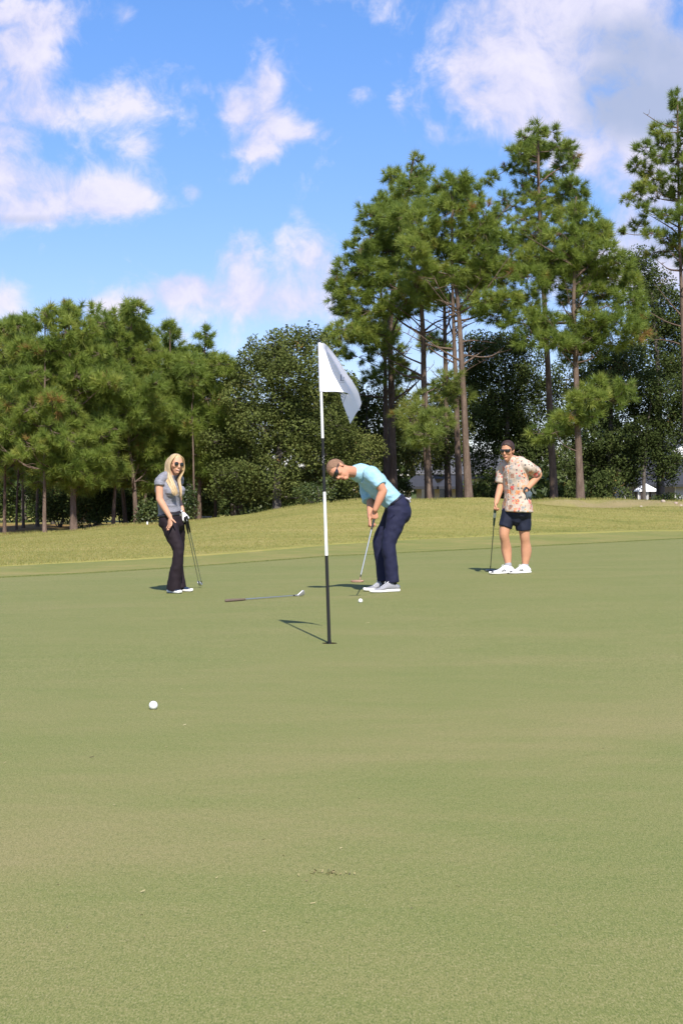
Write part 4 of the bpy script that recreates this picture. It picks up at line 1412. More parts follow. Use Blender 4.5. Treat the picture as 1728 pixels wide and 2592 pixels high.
def shoe(root, heel, toe, m_up, m_sole, w_=.047, h_=.10, tongue=True, stripes=None, laces=None, tip=None, sole_h=.026, heel_m=None):
    """upper, sole and laces along the foot from heel to toe on the ground"""
    heel, toe = Vector(heel), Vector(toe)
    ax = (toe - heel)
    L = ax.length
    ax.normalize()
    up = Vector((0, 0, 1))
    up = (up - ax * ax.dot(up)).normalized()
    sd_ = ax.cross(up)

    def q(t_, h, s=0.0):
        return heel + ax * (t_ * L) + up * h + sd_ * s
    g = Geo()
    prof = [(.02, .030, .066), (.10, .034, .090), (.24, .036, h_), (.36, .037, h_ * .95), (.50, .041, h_ * .72), (.64, .046, .056), (.80, .045, .044), (.92, .036, .036), (.985, .020, .026)]
    k_ = w_ / .047
    g.add(loft([q(t_, sole_h * .7 + (h - sole_h * .7) / 2) for (t_, ww, h) in prof], [(ww * k_, (h - sole_h * .7) / 2) for (t_, ww, h) in prof], sd_, seg=16, sub=3, cap='rr', sq=.85))
    up_o = emit('shoe', g.v, g.f, m_up, root)
    g = Geo()
    sp = [(-.01, .030, 0), (.10, .037, 0), (.30, .037, 0), (.45, .038, 0), (.66, .049, 0), (.82, .047, .002), (.94, .036, .005), (1.01, .018, .010)]
    g.add(loft([q(t_, sole_h / 2 + z_) for (t_, ww, z_) in sp], [(ww * k_, sole_h / 2) for (t_, ww, z_) in sp], sd_, seg=14, sub=3, sq=.6))
    emit('sole', g.v, g.f, m_sole, up_o)
    if laces:
        g = Geo()
        for i in range(5):
            t_ = .40 + i * .055
            hh = np.interp(t_, [p[0] for p in prof], [p[2] for p in prof]) + .003
            g.add(loft([q(t_, hh - .010, -.020), q(t_ + .01, hh, 0), q(t_, hh - .010, .020)], [.0035] * 3, ax, seg=6, sub=2))
        g.add(loft([q(.36, h_ * .93, -.012), q(.40, h_ * 1.02, -.028), q(.44, h_ * .86, -.034)], [.003] * 3, ax, seg=6, sub=2))
        g.add(loft([q(.36, h_ * .93, .012), q(.40, h_ * 1.02, .028), q(.44, h_ * .86, .034)], [.003] * 3, ax, seg=6, sub=2))
        emit('laces', g.v, g.f, laces, up_o)
    if stripes:
        for s in (-1, 1):
            for i in range(3):
                t0 = .40 + i * .075
                g = Geo()
                pts = []
                for v_ in np.linspace(0, 1, 5):
                    tt_ = t0 + .075 * v_
                    h0 = .034 + (.030 - i * .001) * v_
                    hh = np.interp(tt_, [p[0] for p in prof], [p[2] for p in prof])
                    ww = np.interp(tt_, [p[0] for p in prof], [p[1] for p in prof]) * k_
                    cz, bz = sole_h * .7 + (hh - sole_h * .7) / 2, (hh - sole_h * .7) / 2
                    xx = min(.98, abs((h0 - cz) / bz))
                    pts.append(q(tt_, h0, s * (ww * (1 - xx ** 2.35) ** (1 / 2.35) + .001)))
                g.add(loft(pts, [(.0055, .0022)] * 5, ax, seg=6, sub=1))
                emit('stripe', g.v, g.f, stripes, up_o)
    if tip:
        g = Geo()
        g.add(loft([q(.86, .024), q(.95, .026), q(1.012, .022)], [(.043 * k_, .014), (.034 * k_, .015), (.018 * k_, .010)], sd_, seg=12, sub=3, sq=.7))
        emit('toe_guard', g.v, g.f, tip, up_o)
    if heel_m:
        g = Geo()
        g.add(loft([q(-.004, .052), q(.08, .058), q(.17, .060)], [(.021, .022), (.0345, .028), (.0362, .026)], sd_, seg=14, sub=3, sq=.8))
        emit('heel_patch', g.v, g.f, heel_m, up_o)
    return up_o


def gnd(p, lift=0.0):
    return Vector((p[0], p[1], G(p[0], p[1]) + lift))


def tube(name, pts, rad, m, parent=None, base=None, seg=10, sub=3, cap='ff', ref=(0, 1, .1)):
    g = Geo()
    g.add(loft(pts, rad, ref, seg=seg, sub=sub, cap=cap, split=True))
    return emit(name, g.v, g.f, m, parent, base if base is not None else (0, 0, 0))


# ------------------------------------------------------------------ clubs
M_steel = mat('brushed steel', (.55, .56, .58), .28, .5, metal=.9)
M_head = mat('satin iron head', (.50, .50, .50), .35, .5, metal=.85)
M_copper = mat('copper coloured putter head', (.26, .155, .105), .45, .4, metal=.3)
M_grip = mat('black grip', (.022, .022, .024), .65, .3, var=.3, vscale=300)
M_gripb = mat('brown worn grip', (.13, .098, .075), .8, .2, var=.25, vscale=200)
M_gripg = mat('dark green grip', (.035, .075, .06), .55, .3, var=.35, vscale=120)
M_ferr = mat('black ferrule', (.015, .015, .016), .4, .5)


def club(label, top, end, grip_len, m_grip, r_grip=.0125, kind='iron', toe=(0, 1, 0), m_head=None, cat='golf club', group=None, lie_up=(0, 0, 1), shaft_m=None, band=None):
    """grip, shaft, ferrule and head; end = where the hosel meets the head, toe = direction the blade points"""
    top, end, toe, upv = Vector(top), Vector(end), vn(toe), vn(lie_up)
    ax = (end - top).normalized()
    L = (end - top).length
    root = thing('putter' if kind != 'iron' else 'golf_iron', label, cat, end, group)
    tube('grip', [top, top + ax * .02, top + ax * grip_len * .5, top + ax * grip_len], [r_grip * 1.15, r_grip * 1.12, r_grip, r_grip * .72], m_grip, root, cap='rf')
    if band:
        tube('grip_band', [top + ax * grip_len * .12, top + ax * grip_len * .45], [r_grip * 1.13, r_grip * 1.06], band, root, cap='ff')
    tube('shaft', [top + ax * grip_len, top + ax * (L * .6), end - ax * .03], [.0072, .0062, .0050], shaft_m or M_steel, root)
    tube('ferrule', [end - ax * .055, end - ax * .028], [.0062, .0072], M_ferr, root)
    mh = m_head or M_head
    g = Geo()
    side = toe.cross(upv).normalized()
    if kind == 'iron':
        g.add(loft([end - ax * .03, end, end + toe * .012 - upv * .006], [.0075, .0080, .0085], toe, seg=10, sub=3))
        bl = [(0.004, .013, .010, .000), (.022, .018, .009, .004), (.048, .024, .008, .010), (.070, .029, .007, .015), (.082, .024, .005, .016)]
        g.add(loft([end + toe * t_ + upv * (z_ - .006) for (t_, h_, w_, z_) in bl], [(h_, w_) for (t_, h_, w_, z_) in bl], upv + side * .45, seg=12, sub=3, sq=.7))
    elif kind == 'blade':
        g.add(loft([end - ax * .03, end, end - upv * .012], [.0055, .0055, .006], toe, seg=8, sub=3))
        c = end - upv * .020
        g.add(loft([c - toe * .030, c, c + toe * .050, c + toe * .085], [(.012, .014), (.013, .015), (.013, .015), (.011, .012)], upv, seg=12, sub=3, sq=.55))
        g.add(loft([c - toe * .018 - side * .012 - upv * .008, c + toe * .03 - side * .016 - upv * .008, c + toe * .075 - side * .012 - upv * .008], [(.005, .010)] * 3, upv, seg=10, sub=2, sq=.7))
    else:
        g.add(loft([end - ax * .03, end, end - upv * .010], [.0055, .0055, .006], toe, seg=8, sub=3))
        c = end - upv * .018
        g.add(loft([c - toe * .05, c - toe * .03, c + toe * .03, c + toe * .055], [(.010, .022), (.0125, .038), (.0125, .038), (.010, .024)], upv, seg=14, sub=3, sq=.7))
    emit('club_head', g.v, g.f, mh, root)
    return root


# ================================================================== the putting man
d0 = 15.25


def W(px, py, dy=0.0):
    return ray(px, py, d0 + dy)


hgt = lambda px, py: hit(px, py)
footN = hit(975, 1500)
footF = hit(945, 1493)
d0 = footN.y + .02
pm = thing('person', 'man in pale turquoise polo and navy trousers bent over his putter', 'person', gnd((footN.x + .02, footN.y + .12)))
hp = Frame(W(856, 1190, -.02), (-.22, -.70, -.66), (-.90, -.02, .36), 1.03)
L_pm = vn((.10, -1, 0))                      # towards his left, nearly at the camera
body = Geo()
head_geo(body, hp)
sh = W(921, 1201, .16)                        # middle between the shoulders
neckb = W(903, 1196, .12)
body.add(loft([hp(0, -.030, -.035), hp(0, -.035, -.085), neckb, sh], [(.058, .060), (.057, .060), (.064, .066), (.08, .07)], hp.x, seg=14))
hipc = W(1001, 1276, .17)
body.add(loft([sh, W(948, 1221, .16), W(975, 1248, .17), hipc, W(1006, 1300, .17)], [(.09, .06), (.13, .085), (.13, .085), (.14, .09), (.12, .085)], L_pm, seg=16))
shL, elL, wrL = W(941, 1203, -.03), W(969, 1243, -.09), W(949, 1290, -.10)
shR, elR, wrR = W(922, 1206, .36), W(938, 1262, .30), W(936.5, 1310, -.035)
body.add(loft([shL + Vector((.03, 0, -.03)), W(958, 1222, -.08), elL], [.050, .052, .046], L_pm, seg=12))
body.add(loft([elL - (elL - shL).normalized() * .015, elL, elL * .6 + wrL * .4, wrL], [.042, .046, .044, .029], L_pm, seg=12))
body.add(loft([shR, elR], [.055, .045], L_pm, seg=12))
body.add(loft([elR, elR * .6 + wrR * .4, wrR], [.045, .043, .029], L_pm, seg=12))
gtop = W(949, 1302, -.005)                    # top of the putter grip
gbot = W(939.5, 1343, -.055)
gax = (gbot - gtop).normalized()
# hands one below the other round the grip
hand(body, wrL + Vector((0, .03, 0)), (gax * .75 + Vector((.05, .15, -.5))).normalized(), (.25, .9, .2), (-.8, -.3, -.1), .98, curls=((55, 62, 45), (58, 65, 45), (60, 65, 45), (60, 65, 45)), thumb=(.9, .35, .3), thumb2=(1, .0, .15))
hand(body, wrR, (gax * .95 + Vector((.12, -.03, -.1))).normalized(), (.85, -.12, .1), (.1, -.9, .1), 1.02, curls=((55, 60, 45), (55, 62, 45), (58, 62, 45), (58, 62, 45)), thumb=(.9, .3, .3), thumb2=(1, .05, .15))
kN, kF = W(981, 1376, .06), W(958, 1372, .36)
aN, aF = W(994, 1470, .06), W(967, 1468, .34)
body.add(loft([W(1005, 1295, .06), kN, aN, aN + Vector((0, 0, -.03))], [.068, .044, .033, .036], L_pm, seg=10))
body.add(loft([W(995, 1295, .30), kF, aF, aF + Vector((0, 0, -.03))], [.068, .044, .033, .036], L_pm, seg=10))
fuse('body', body, M_skin_p, pm, voxel=.0058, smooth=3)
face_bits(hp, pm)
shades(hp, pm, 'wrap')
M_hair_p = mat('short brown hair', (.20, .115, .07), .75, .25, var=.35, vscale=60, bump=.25, bscale=260)
hair_cap(hp, pm, M_hair_p, .066, lift=.007, rough_=.004, back=-.05, top=.012)

# turquoise polo
M_polo = bpy.data.materials.new('turquoise marled polo')
M_polo.use_nodes = True
t = NT(M_polo.node_tree)
pb = M_polo.node_tree.nodes['Principled BSDF']
ov = t.n('ShaderNodeTexCoord').outputs['Object']
mp = t.n('ShaderNodeMapping', {'Vector': ov, 'Scale': (40, 40, 160), 'Rotation': (.5, .4, .2)}).outputs[0]
nz = t.m('ADD', t.m('MULTIPLY', t.noise(mp, 1.0, 3, .6), .55), t.m('MULTIPLY', t.noise(ov, 11, 4, .6), .45))
t.put(pb.inputs['Base Color'], t.ramp(nz, [(.30, (.215, .43, .54)), (.60, (.32, .53, .64)), (.80, (.42, .60, .68))]))
pb.inputs['Roughness'].default_value = .8
pb.inputs['Sheen Weight'].default_value = .15
g = Geo()
g.add(loft([W(906, 1197, .13), W(921, 1200, .16), W(938, 1212, .16), W(960, 1236, .17), W(985, 1260, .17), W(1002, 1276, .17)],
           [(.100, .095), (.180, .105), (.198, .122), (.190, .124), (.172, .114), (.156, .102)], L_pm, seg=22, cap='rr'))
g.add(ellipsoid(W(941, 1201, .0), (.085, 0, -.04), (0, .075, 0), (.03, 0, .078)))
g.add(ellipsoid(W(927, 1205, .34), (.10, 0, -.04), (0, .085, 0), (.03, 0, .085)))
g.add(loft([W(938, 1199, -.0), W(954, 1217, -.06), W(963.5, 1229.5, -.085)], [(.086, .084), (.080, .074), (.074, .066)], L_pm, seg=16, cap='rf'))
g.add(loft([W(924, 1206, .33), W(929, 1240, .33), W(933.5, 1268, .26)], [(.085, .088), (.078, .080), (.072, .072)], L_pm, seg=16, cap='rf'))
fuse('polo_shirt', g, M_polo, pm, voxel=.008, smooth=4, fold=.014, fscale=(8, 8, 13), seed=3.0)
cb = Vector(W(899.5, 1196, .12))
cdir = (Vector(W(880, 1190, .07)) - Vector(W(915, 1199, .15))).normalized()
emit('collar', *loft([cb - cdir * .045, cb - cdir * .008, cb + cdir * .020], [(.104, .100), (.090, .088), (.078, .079)], hp.x, seg=20, sub=3, cap='ff'), M_polo, pm)
emit('undershirt_edge', *loft([cb + cdir * .01, cb + cdir * .029], [(.078, .076), (.072, .072)], hp.x, seg=18, sub=2, cap='ff'), M_black, pm)

# navy trousers
M_navy = mat('navy trouser cloth', (.014, .0155, .042), .75, .25, var=.18, vscale=24)
g = Geo()
g.add(loft([W(996, 1268, .17), W(1008, 1283, .17), W(1011, 1302, .17), W(1001, 1318, .17)], [(.172, .118), (.172, .122), (.166, .120), (.12, .09)], L_pm, seg=20, cap='fr'))
g.add(loft([W(1006, 1292, .07), W(998, 1330, .06), W(983, 1376, .05), W(988, 1420, .05), W(993, 1474, .06)], [(.086, .115), (.084, .098), (.075, .080), (.071, .072), (.069, .070)], L_pm, seg=16, cap='rf'))
g.add(loft([W(1000, 1292, .27), W(983, 1330, .32), W(961, 1371, .35), W(966, 1420, .35), W(969, 1471, .34)], [(.085, .12), (.085, .098), (.077, .078), (.073, .070), (.070, .068)], L_pm, seg=16, cap='rf'))
fuse('trousers', g, M_navy, pm, voxel=.008, smooth=3, fold=.009, fscale=(7, 7, 11), seed=9.0)
# belt along the waistband
w0, w1 = Vector(W(995.5, 1267, .17)), Vector(W(999, 1271.5, .17))
emit('belt', *loft([w0, w1], [(.176, .122), (.178, .125)], L_pm, seg=26, sub=2, cap='ff'), mat('navy belt', (.012, .012, .028), .5), pm)
emit('pocket_welt', *loft([W(993, 1285, -.118), W(1004, 1277, -.118)], [(.003, .006)] * 2, (0, 0, 1), seg=6, sub=2), M_navy, pm)
# socks and shoes
M_mesh_g = mat('light grey knit', (.27, .27, .29), .85, .2, var=.15, vscale=120)
M_heel_g = mat('slate heel counter', (.16, .20, .27), .7, .3)
emit('sock', *loft([aN + Vector((0, 0, .03)), aN + Vector((0, 0, -.06))], [.045, .043], L_pm, seg=12, sub=2), M_black, pm)
emit('sock', *loft([aF + Vector((0, 0, .03)), aF + Vector((0, 0, -.06))], [.045, .043], L_pm, seg=12, sub=2), M_black, pm)
hN, tN = gnd(W(1007, 1500, .08)), gnd(W(938.5, 1500, -.06))
shoe(pm, hN, tN, M_mesh_g, M_sole, laces=M_white, heel_m=M_heel_g, sole_h=.034, h_=.115, w_=.050)
hF, tF = gnd(W(984, 1492, .40)), gnd(W(923, 1492, .22))
shoe(pm, hF, tF, M_mesh_g, M_sole, laces=M_white, heel_m=M_heel_g, sole_h=.034, h_=.115, w_=.050)
# glove tucked in the back pocket
gl = thing('golf_glove', 'grey and white golf glove hanging from the back pocket of navy trousers', 'glove', W(1033, 1263, .14))
g = Geo()
c0 = Vector(W(1029, 1262, .12))
g.add(loft([c0, Vector(W(1034, 1265, .10)), Vector(W(1037, 1271, .10))], [(.030, .012), (.034, .014), (.024, .010)], (0, 1, 0), seg=10))
for i in range(4):
    g.add(loft([Vector(W(1035, 1265, .07 + i * .02)), Vector(W(1038 + i % 2, 1259 + i, .07 + i * .022))], [.009, .007], (0, 1, 0), seg=8))
fuse('glove_cloth', g, mat('grey white glove leather', (.42, .40, .42), .7, .3, var=.5, vscale=60), gl, voxel=.005, smooth=2)
# his putter, drawn back and just off the ground
hd = ray(910.5, 1466, 14.75)
club('copper headed putter with a thin steel shaft held by the bending man', gtop - gax * .06, hd, .27, M_grip, .014, 'blade', toe=(-1, .12, -.02), m_head=M_copper, cat='putter')

# ================================================================== the woman
d0 = hit(450, 1500).y
wm = thing('person', 'woman with long blond hair, grey top and dark trousers leaning on clubs', 'person', gnd((W(448, 1500)[0], d0)))
Lw = vn((.66, .75, 0))                        # towards her left
Fw = vn((.75, -.66, 0))
hw_ = Frame(W(445, 1176, -.02), (.50, -.86, -.12), (.10, .05, 1), .95)
body = Geo()
head_geo(body, hw_, True)
body.add(loft([hw_(0, -.028, -.04), hw_(0, -.03, -.09), W(436, 1206, .02), W(432, 1214, .03)], [(.047, .05), (.046, .05), (.058, .055), (.10, .06)], Lw, seg=14))
body.add(loft([W(431, 1211, .03), W(428, 1240, .02), W(428, 1280, .02), W(432, 1310, .02), W(434, 1330, .02)], [(.095, .05), (.11, .07), (.105, .075), (.125, .08), (.10, .07)], Lw, seg=16))
shW, elW, wrW = W(406, 1214, -.12), W(404.5, 1264, -.15), W(431, 1309, -.17)
body.add(loft([W(409, 1214, -.115), W(405.8, 1218, -.125), W(404, 1235, -.14), elW], [.036, .042, .043, .040], Lw, seg=12))
body.add(loft([elW - Vector((0, 0, -.015)), elW, elW * .6 + wrW * .4, wrW], [.038, .040, .037, .025], Lw, seg=12))
hand(body, wrW, vn((.02, -.12, -1)), vn((-.45, -.5, .1)), vn((.85, -.45, 0)), .95, curls=((28, 38, 25), (16, 20, 12), (10, 14, 10), (6, 10, 8)), spread=.25, thumb=(.45, .85, .1), thumb2=(.6, .7, -.1))
shV, elV, wrV = W(451, 1213, .17), W(452, 1270, .20), W(463, 1298, .02)
body.add(loft([shV, elV], [.045, .039], Lw, seg=12))
body.add(loft([elV, elV * .55 + wrV * .45, wrV], [.039, .036, .024], Lw, seg=12))
gloveP = dict(d=vn((.62, -.25, -.62)), n=vn((-.45, .1, -.75)), t=vn((-.1, -.9, .1)), sc=.93, curls=((45, 55, 40), (50, 60, 45), (52, 60, 45), (52, 60, 45)), thumb=(.7, .55, .5), thumb2=(.8, .1, .6))
hand(body, wrV, **gloveP)
kA, kB = W(453, 1391, -.12), W(451, 1394, .14)
aA, aB = W(440, 1488, -.08), W(462, 1484, .14)
body.add(loft([W(428, 1325, -.04), kA, aA, aA + Vector((0, 0, -.03))], [.066, .040, .027, .027], Lw, seg=10))
body.add(loft([W(442, 1325, .09), kB, aB, aB + Vector((0, 0, -.03))], [.066, .040, .027, .027], Lw, seg=10))
fuse('body', body, M_skin_w, wm, voxel=.0055, smooth=3)
face_bits(hw_, wm, True)
shades(hw_, wm, 'round')
# hair: a cap and long straight locks
M_blond = bpy.data.materials.new('blond hair')
M_blond.use_nodes = True
t = NT(M_blond.node_tree)
pb = M_blond.node_tree.nodes['Principled BSDF']
a = t.n('ShaderNodeAttribute', attribute_name='tint')
ov = t.n('ShaderNodeTexCoord').outputs['Object']
st_ = t.noise(t.n('ShaderNodeMapping', {'Vector': ov, 'Scale': (240, 240, 9)}).outputs[0], 1, 3, .6)
t.put(pb.inputs['Base Color'], t.ramp(t.m('ADD', t.m('MULTIPLY', a.outputs['Fac'], .5), t.m('MULTIPLY', st_, .5)), [(.2, (.24, .145, .062)), (.5, (.47, .335, .17)), (.8, (.61, .48, .29))]))
pb.inputs['Roughness'].default_value = .42
hcap = hair_cap(hw_, wm, M_blond, .074, lift=.010, rough_=.002, back=-.10, top=.006)
rng = np.random.default_rng(8)
segs_v, segs_f, tin = [], [], []


def lock(pts, r0, r1):
    v, f = loft(pts, [(r0 * .6, r0 * .35), (r0, r0 * .45)] + [(r0 * .95, r0 * .42)] * (len(pts) - 3) + [(r1, r1 * .5)], hw_.y, seg=6, sub=4)
    o = len(segs_v)
    segs_v.extend(v)
    segs_f.extend([tuple(i + o for i in q) for q in f])
    tin.extend([rng.uniform(.15, .95)] * len(f))


for i in range(58):     # her right side, nearer the camera, sweeping forward over the shoulder
    u = i / 45 + rng.uniform(-.02, .02)
    e = rng.uniform(-1, 1)
    a_ = -math.pi * .5 * (.05 + .95 * u)      # from beside the face round to the back
    lat = .080 + .006 * rng.uniform()
    fy = .052 - .115 * u
    p0 = hw_(.012 + .01 * e, .045 - .07 * u, .116)
    p1 = hw_(lat * .72, fy + .012, .078)
    p2 = hw_(lat * 1.06, fy - .004, .018)
    p3 = hw_(lat * 1.09 + .004 * e, fy - .002, -.06)
    p4 = Vector(W(421.5 + 14 * (1 - u) + 1.5 * e, 1210 + 2 * e, -.125 + .03 * u))
    p5 = Vector(W(431.5 + 12.5 * (1 - u) + 1.5 * e, 1231 + 3 * e, -.165 + .02 * u))
    ln = rng.uniform(-6, 5)
    p6 = Vector(W(441 + 10 * (1 - u) + 1.5 * e + ln * .35, 1251 + ln, -.175))
    lock([p0, p1, p2, p3, p4, p5, p6], rng.uniform(.006, .010), .0012)
for i in range(34):     # her left side, hanging straight
    u = i / 33 + rng.uniform(-.02, .02)
    e = rng.uniform(-1, 1)
    fy = .050 - .10 * u
    lat = -.080 - .006 * rng.uniform()
    p0 = hw_(-.002 + .008 * e, .045 - .07 * u, .116)
    p1 = hw_(lat * .66, fy + .012, .086)
    p2 = hw_(lat * 1.04, fy - .002, .022)
    p3 = hw_(lat * 1.08 - .003 * e, fy, -.06)
    p4 = Vector(W(454 + 3.5 * e, 1214 + 2 * e, -.05 + .06 * u))
    p5 = Vector(W(456.5 + 3.5 * e, 1234 + 3 * e, -.075 + .03 * u))
    ln = rng.uniform(-5, 7)
    p6 = Vector(W(458.5 + 2.6 * e, 1253 + ln, -.09))
    lock([p0, p1, p2, p3, p4, p5, p6], rng.uniform(.006, .010), .0012)
for i in range(40):     # down the back
    u = i / 39 * 2 - 1
    e = rng.uniform(-1, 1)
    p0 = hw_(.02 * u, -.02, .116)
    p1 = hw_(.055 * u, -.085, .075)
    p2 = hw_(.080 * u, -.108 + .04 * u * u, .01)
    p3 = hw_(.080 * u, -.100 + .04 * u * u, -.07)
    p4 = hw_(.080 * u - .02, -.095 + .03 * u * u, -.15 + .02 * e)
    lock([p0, p1, p2, p3, p4], rng.uniform(.007, .011), .004)
ho = emit('hair_locks', segs_v, segs_f, M_blond, wm)
at = ho.data.attributes.new('tint', 'FLOAT', 'FACE')
at.data.foreach_set('value', np.array(tin, dtype=np.float32))
ho['kind'] = 'stuff'
at = hcap.data.attributes.new('tint', 'FLOAT', 'FACE')
at.data.foreach_set('value', np.full(len(hcap.data.polygons), .55, dtype=np.float32))

# heathered grey top
M_tee = bpy.data.materials.new('heather grey jersey')
M_tee.use_nodes = True
t = NT(M_tee.node_tree)
pb = M_tee.node_tree.nodes['Principled BSDF']
ov = t.n('ShaderNodeTexCoord').outputs['Object']
nz = t.noise(t.n('ShaderNodeMapping', {'Vector': ov, 'Scale': (30, 30, 190)}).outputs[0], 1, 4, .65)
t.put(pb.inputs['Base Color'], t.ramp(nz, [(.28, (.105, .105, .125)), (.55, (.205, .205, .235)), (.8, (.34, .335, .37))]))
pb.inputs['Roughness'].default_value = .75
pb.inputs['Sheen Weight'].default_value = .1
g = Geo()
g.add(loft([W(437, 1204, .02), W(431, 1209, .02), W(427, 1222, .01), W(427, 1238, 0), W(427, 1256, .0), W(428, 1276, .0), W(430, 1292, .0), W(431.5, 1299, .0)],
           [(.062, .058), (.140, .070), (.158, .096), (.168, .124), (.152, .112), (.138, .100), (.142, .108), (.144, .110)], Lw, seg=22, cap='rf'))
for s in (-1, 1):   # bust
    g.add(ellipsoid(Vector(W(431, 1243, 0)) + Fw * .075 + Lw * s * .070, Lw * .070, Fw * .062, (0, 0, .066)))
g.add(loft([W(416, 1207, -.09), W(407.5, 1212, -.118), W(404, 1222, -.132), W(403.8, 1229, -.138)], [(.040, .042), (.050, .052), (.054, .057), (.057, .061)], Lw, seg=14, cap='rf'))
g.add(loft([W(449, 1208, .13), W(453, 1214, .165), W(454, 1226, .18)], [(.048, .05), (.053, .055), (.052, .054)], Lw, seg=14, cap='rf'))
fuse('top', g, M_tee, wm, voxel=.007, smooth=4, fold=.011, fscale=(6, 6, 18), seed=1.0)
# dark trousers, flared
M_trw = mat('dark plum trousers', (.017, .011, .0145), .75, .2, var=.2, vscale=20)
g = Geo()
g.add(loft([W(431.5, 1297, 0), W(434, 1312, .0), W(436, 1328, .01), W(436, 1342, .02)], [(.140, .105), (.160, .124), (.160, .126), (.09, .08)], Lw, seg=20, cap='fr'))
g.add(loft([W(427, 1322, -.05), W(438, 1356, -.09), W(451, 1391, -.12), W(450, 1420, -.12), W(443, 1460, -.10), W(439.5, 1494, -.08)], [(.090, .108), (.080, .088), (.062, .066), (.060, .064), (.068, .076), (.078, .090)], Lw, seg=16, cap='rf'))
g.add(loft([W(447, 1322, .08), W(451, 1356, .12), W(452, 1393, .14), W(450, 1420, .15), W(451, 1460, .15), W(455, 1490, .14)], [(.083, .10), (.075, .084), (.060, .064), (.058, .062), (.066, .074), (.076, .088)], Lw, seg=16, cap='rf'))
fuse('trousers', g, M_trw, wm, voxel=.008, smooth=8, fold=.008, fscale=(6, 6, 11), seed=5.0)
emit('belt', *loft([W(431.6, 1300.0, 0), W(432.2, 1306.5, 0)], [(.156, .123), (.163, .131)], Lw, seg=26, sub=2, cap='ff'), mat('black belt', (.014, .014, .015), .4), wm)
bc = Vector(W(431.9, 1303, 0)) + Fw * .127 + Lw * .04
emit('belt_buckle', *box(bc, Lw * .017, Fw * .004, (0, 0, .014)), mat('buckle', (.35, .33, .28), .3, metal=.8), wm, smooth=False)
M_canvas = mat('navy canvas', (.02, .035, .07), .8, .2)
fa, fb = gnd(W(441, 1500, -.06)), gnd(W(461, 1496, .16))
shoe(wm, fa + Vector((-.07, .10, 0)), fa + Vector((.085, -.135, 0)), M_canvas, M_sole, w_=.042, h_=.085, sole_h=.034)
shoe(wm, fb + Vector((-.08, .06, 0)), fb + Vector((.12, -.10, 0)), M_canvas, M_sole, w_=.042, h_=.085, sole_h=.034)
for o_, q_ in ((fa, 0), (fb, 0)):
    pass
g = Geo()
hand(g, wrV, grow=.0026, **gloveP)
fuse('white_glove', g, mat('white glove leather', (.74, .73, .72), .6, .3), wm, voxel=.005, smooth=2)
emit('bracelet', *loft([wrV + Vector((-.014, 0, .012)), wrV + Vector((-.009, 0, .005))], [.029, .029], Lw, seg=14, sub=2, cap='ff'), M_black, wm)
# her two clubs share the hand
gt = Vector(W(468.5, 1311, -.06))
GC = 'two irons the blond woman holds together'
e1, e2 = Vector(W(503.8, 1478, -.10)), Vector(W(510.2, 1475, -.16))
g1, g2 = hit(504, 1487), hit(511, 1486)
e1 = Vector((g1.x, g1.y, g1.z + .040))
e2 = Vector((g2.x, g2.y, g2.z + .042))
club('left iron of the two the blond woman leans on', gt, e1, .27, M_grip, .0125, 'iron', toe=(.35, -.93, .0), group=GC)
club('right iron of the two the blond woman leans on', gt + Vector((.016, .022, .012)), e2, .27, M_grip, .0125, 'iron', toe=(-.45, -.85, 0), group=GC)

# ================================================================== the man in the patterned shirt
d0 = hit(1290, 1452).y
hm = thing('person', 'man in orange patterned shirt and navy shorts with hand on hip', 'person', gnd((W(1297, 1452)[0], d0)))
Lh = vn((.60, -.80, 0))
Fh = vn((-.80, -.60, 0))
hh_ = Frame(W(1283.5, 1141.5, -.05), (-.46, -.87, -.05), (-.06, -.08, 1), 1.0)
body = Geo()
head_geo(body, hh_)
body.add(loft([hh_(0, -.03, -.03), hh_(0, -.035, -.085), W(1297, 1168, .0), W(1301, 1178, .01)], [(.060, .062), (.058, .062), (.068, .066), (.11, .07)], Lh, seg=14))
body.add(loft([W(1303, 1176, 0), W(1305, 1210, 0), W(1308, 1250, 0), W(1309, 1285, 0), W(1309, 1305, 0)], [(.16, .08), (.155, .11), (.14, .11), (.15, .115), (.13, .10)], Lh, seg=16))
shA, elA, wrA = W(1333, 1182, -.15), W(1361, 1204, -.02), W(1330, 1241, -.17)
body.add(loft([shA, W(1350, 1192, -.08), elA], [.058, .054, .046], (0, 0, 1), seg=12))
body.add(loft([elA + Vector((.01, 0, .02)), elA, elA * .6 + wrA * .4, wrA], [.042, .046, .045, .030], (0, 1, 0), seg=12))
gl2 = dict(d=vn((.62, .30, -.62)), n=vn((-.6, .75, -.1)), t=vn((-.85, -.45, -.2)), sc=1.0, curls=((20, 30, 20),) * 4, thumb=(.75, .6, .1), thumb2=(.8, .4, .3))
hand(body, wrA, **gl2)
shB, elB, wrB = W(1274, 1184, .14), W(1267, 1229, .10), W(1254.5, 1273, -.05)
body.add(loft([shB, elB], [.056, .046], Lh, seg=12))
body.add(loft([elB, elB * .6 + wrB * .4, wrB], [.046, .043, .030], Lh, seg=12))
hand(body, wrB, vn((-.25, -.25, -.9)), vn((.80, -.25, -.15)), vn((.35, -.85, 0)), .98, curls=((50, 65, 45), (56, 70, 50), (60, 70, 50), (62, 70, 50)), thumb=(.75, .45, .5), thumb2=(.9, .0, .5))
k1, k2 = W(1275, 1353, -.02), W(1327, 1357, .0)
a1, a2 = W(1285, 1428, .02), W(1328, 1430, .03)
body.add(loft([W(1287, 1300, .02), W(1279, 1328, .0), k1, W(1278, 1372, .01), W(1281, 1393, .045), a1, a1 + Vector((0, 0, -.05))], [(.085, .09), (.075, .078), (.062, .064), (.056, .062), (.061, .072), (.038, .042), (.038, .045)], Lh, seg=14))
body.add(ellipsoid(k1 + Fh * .030, Lh * .040, Fh * .032, (0, 0, .045)))
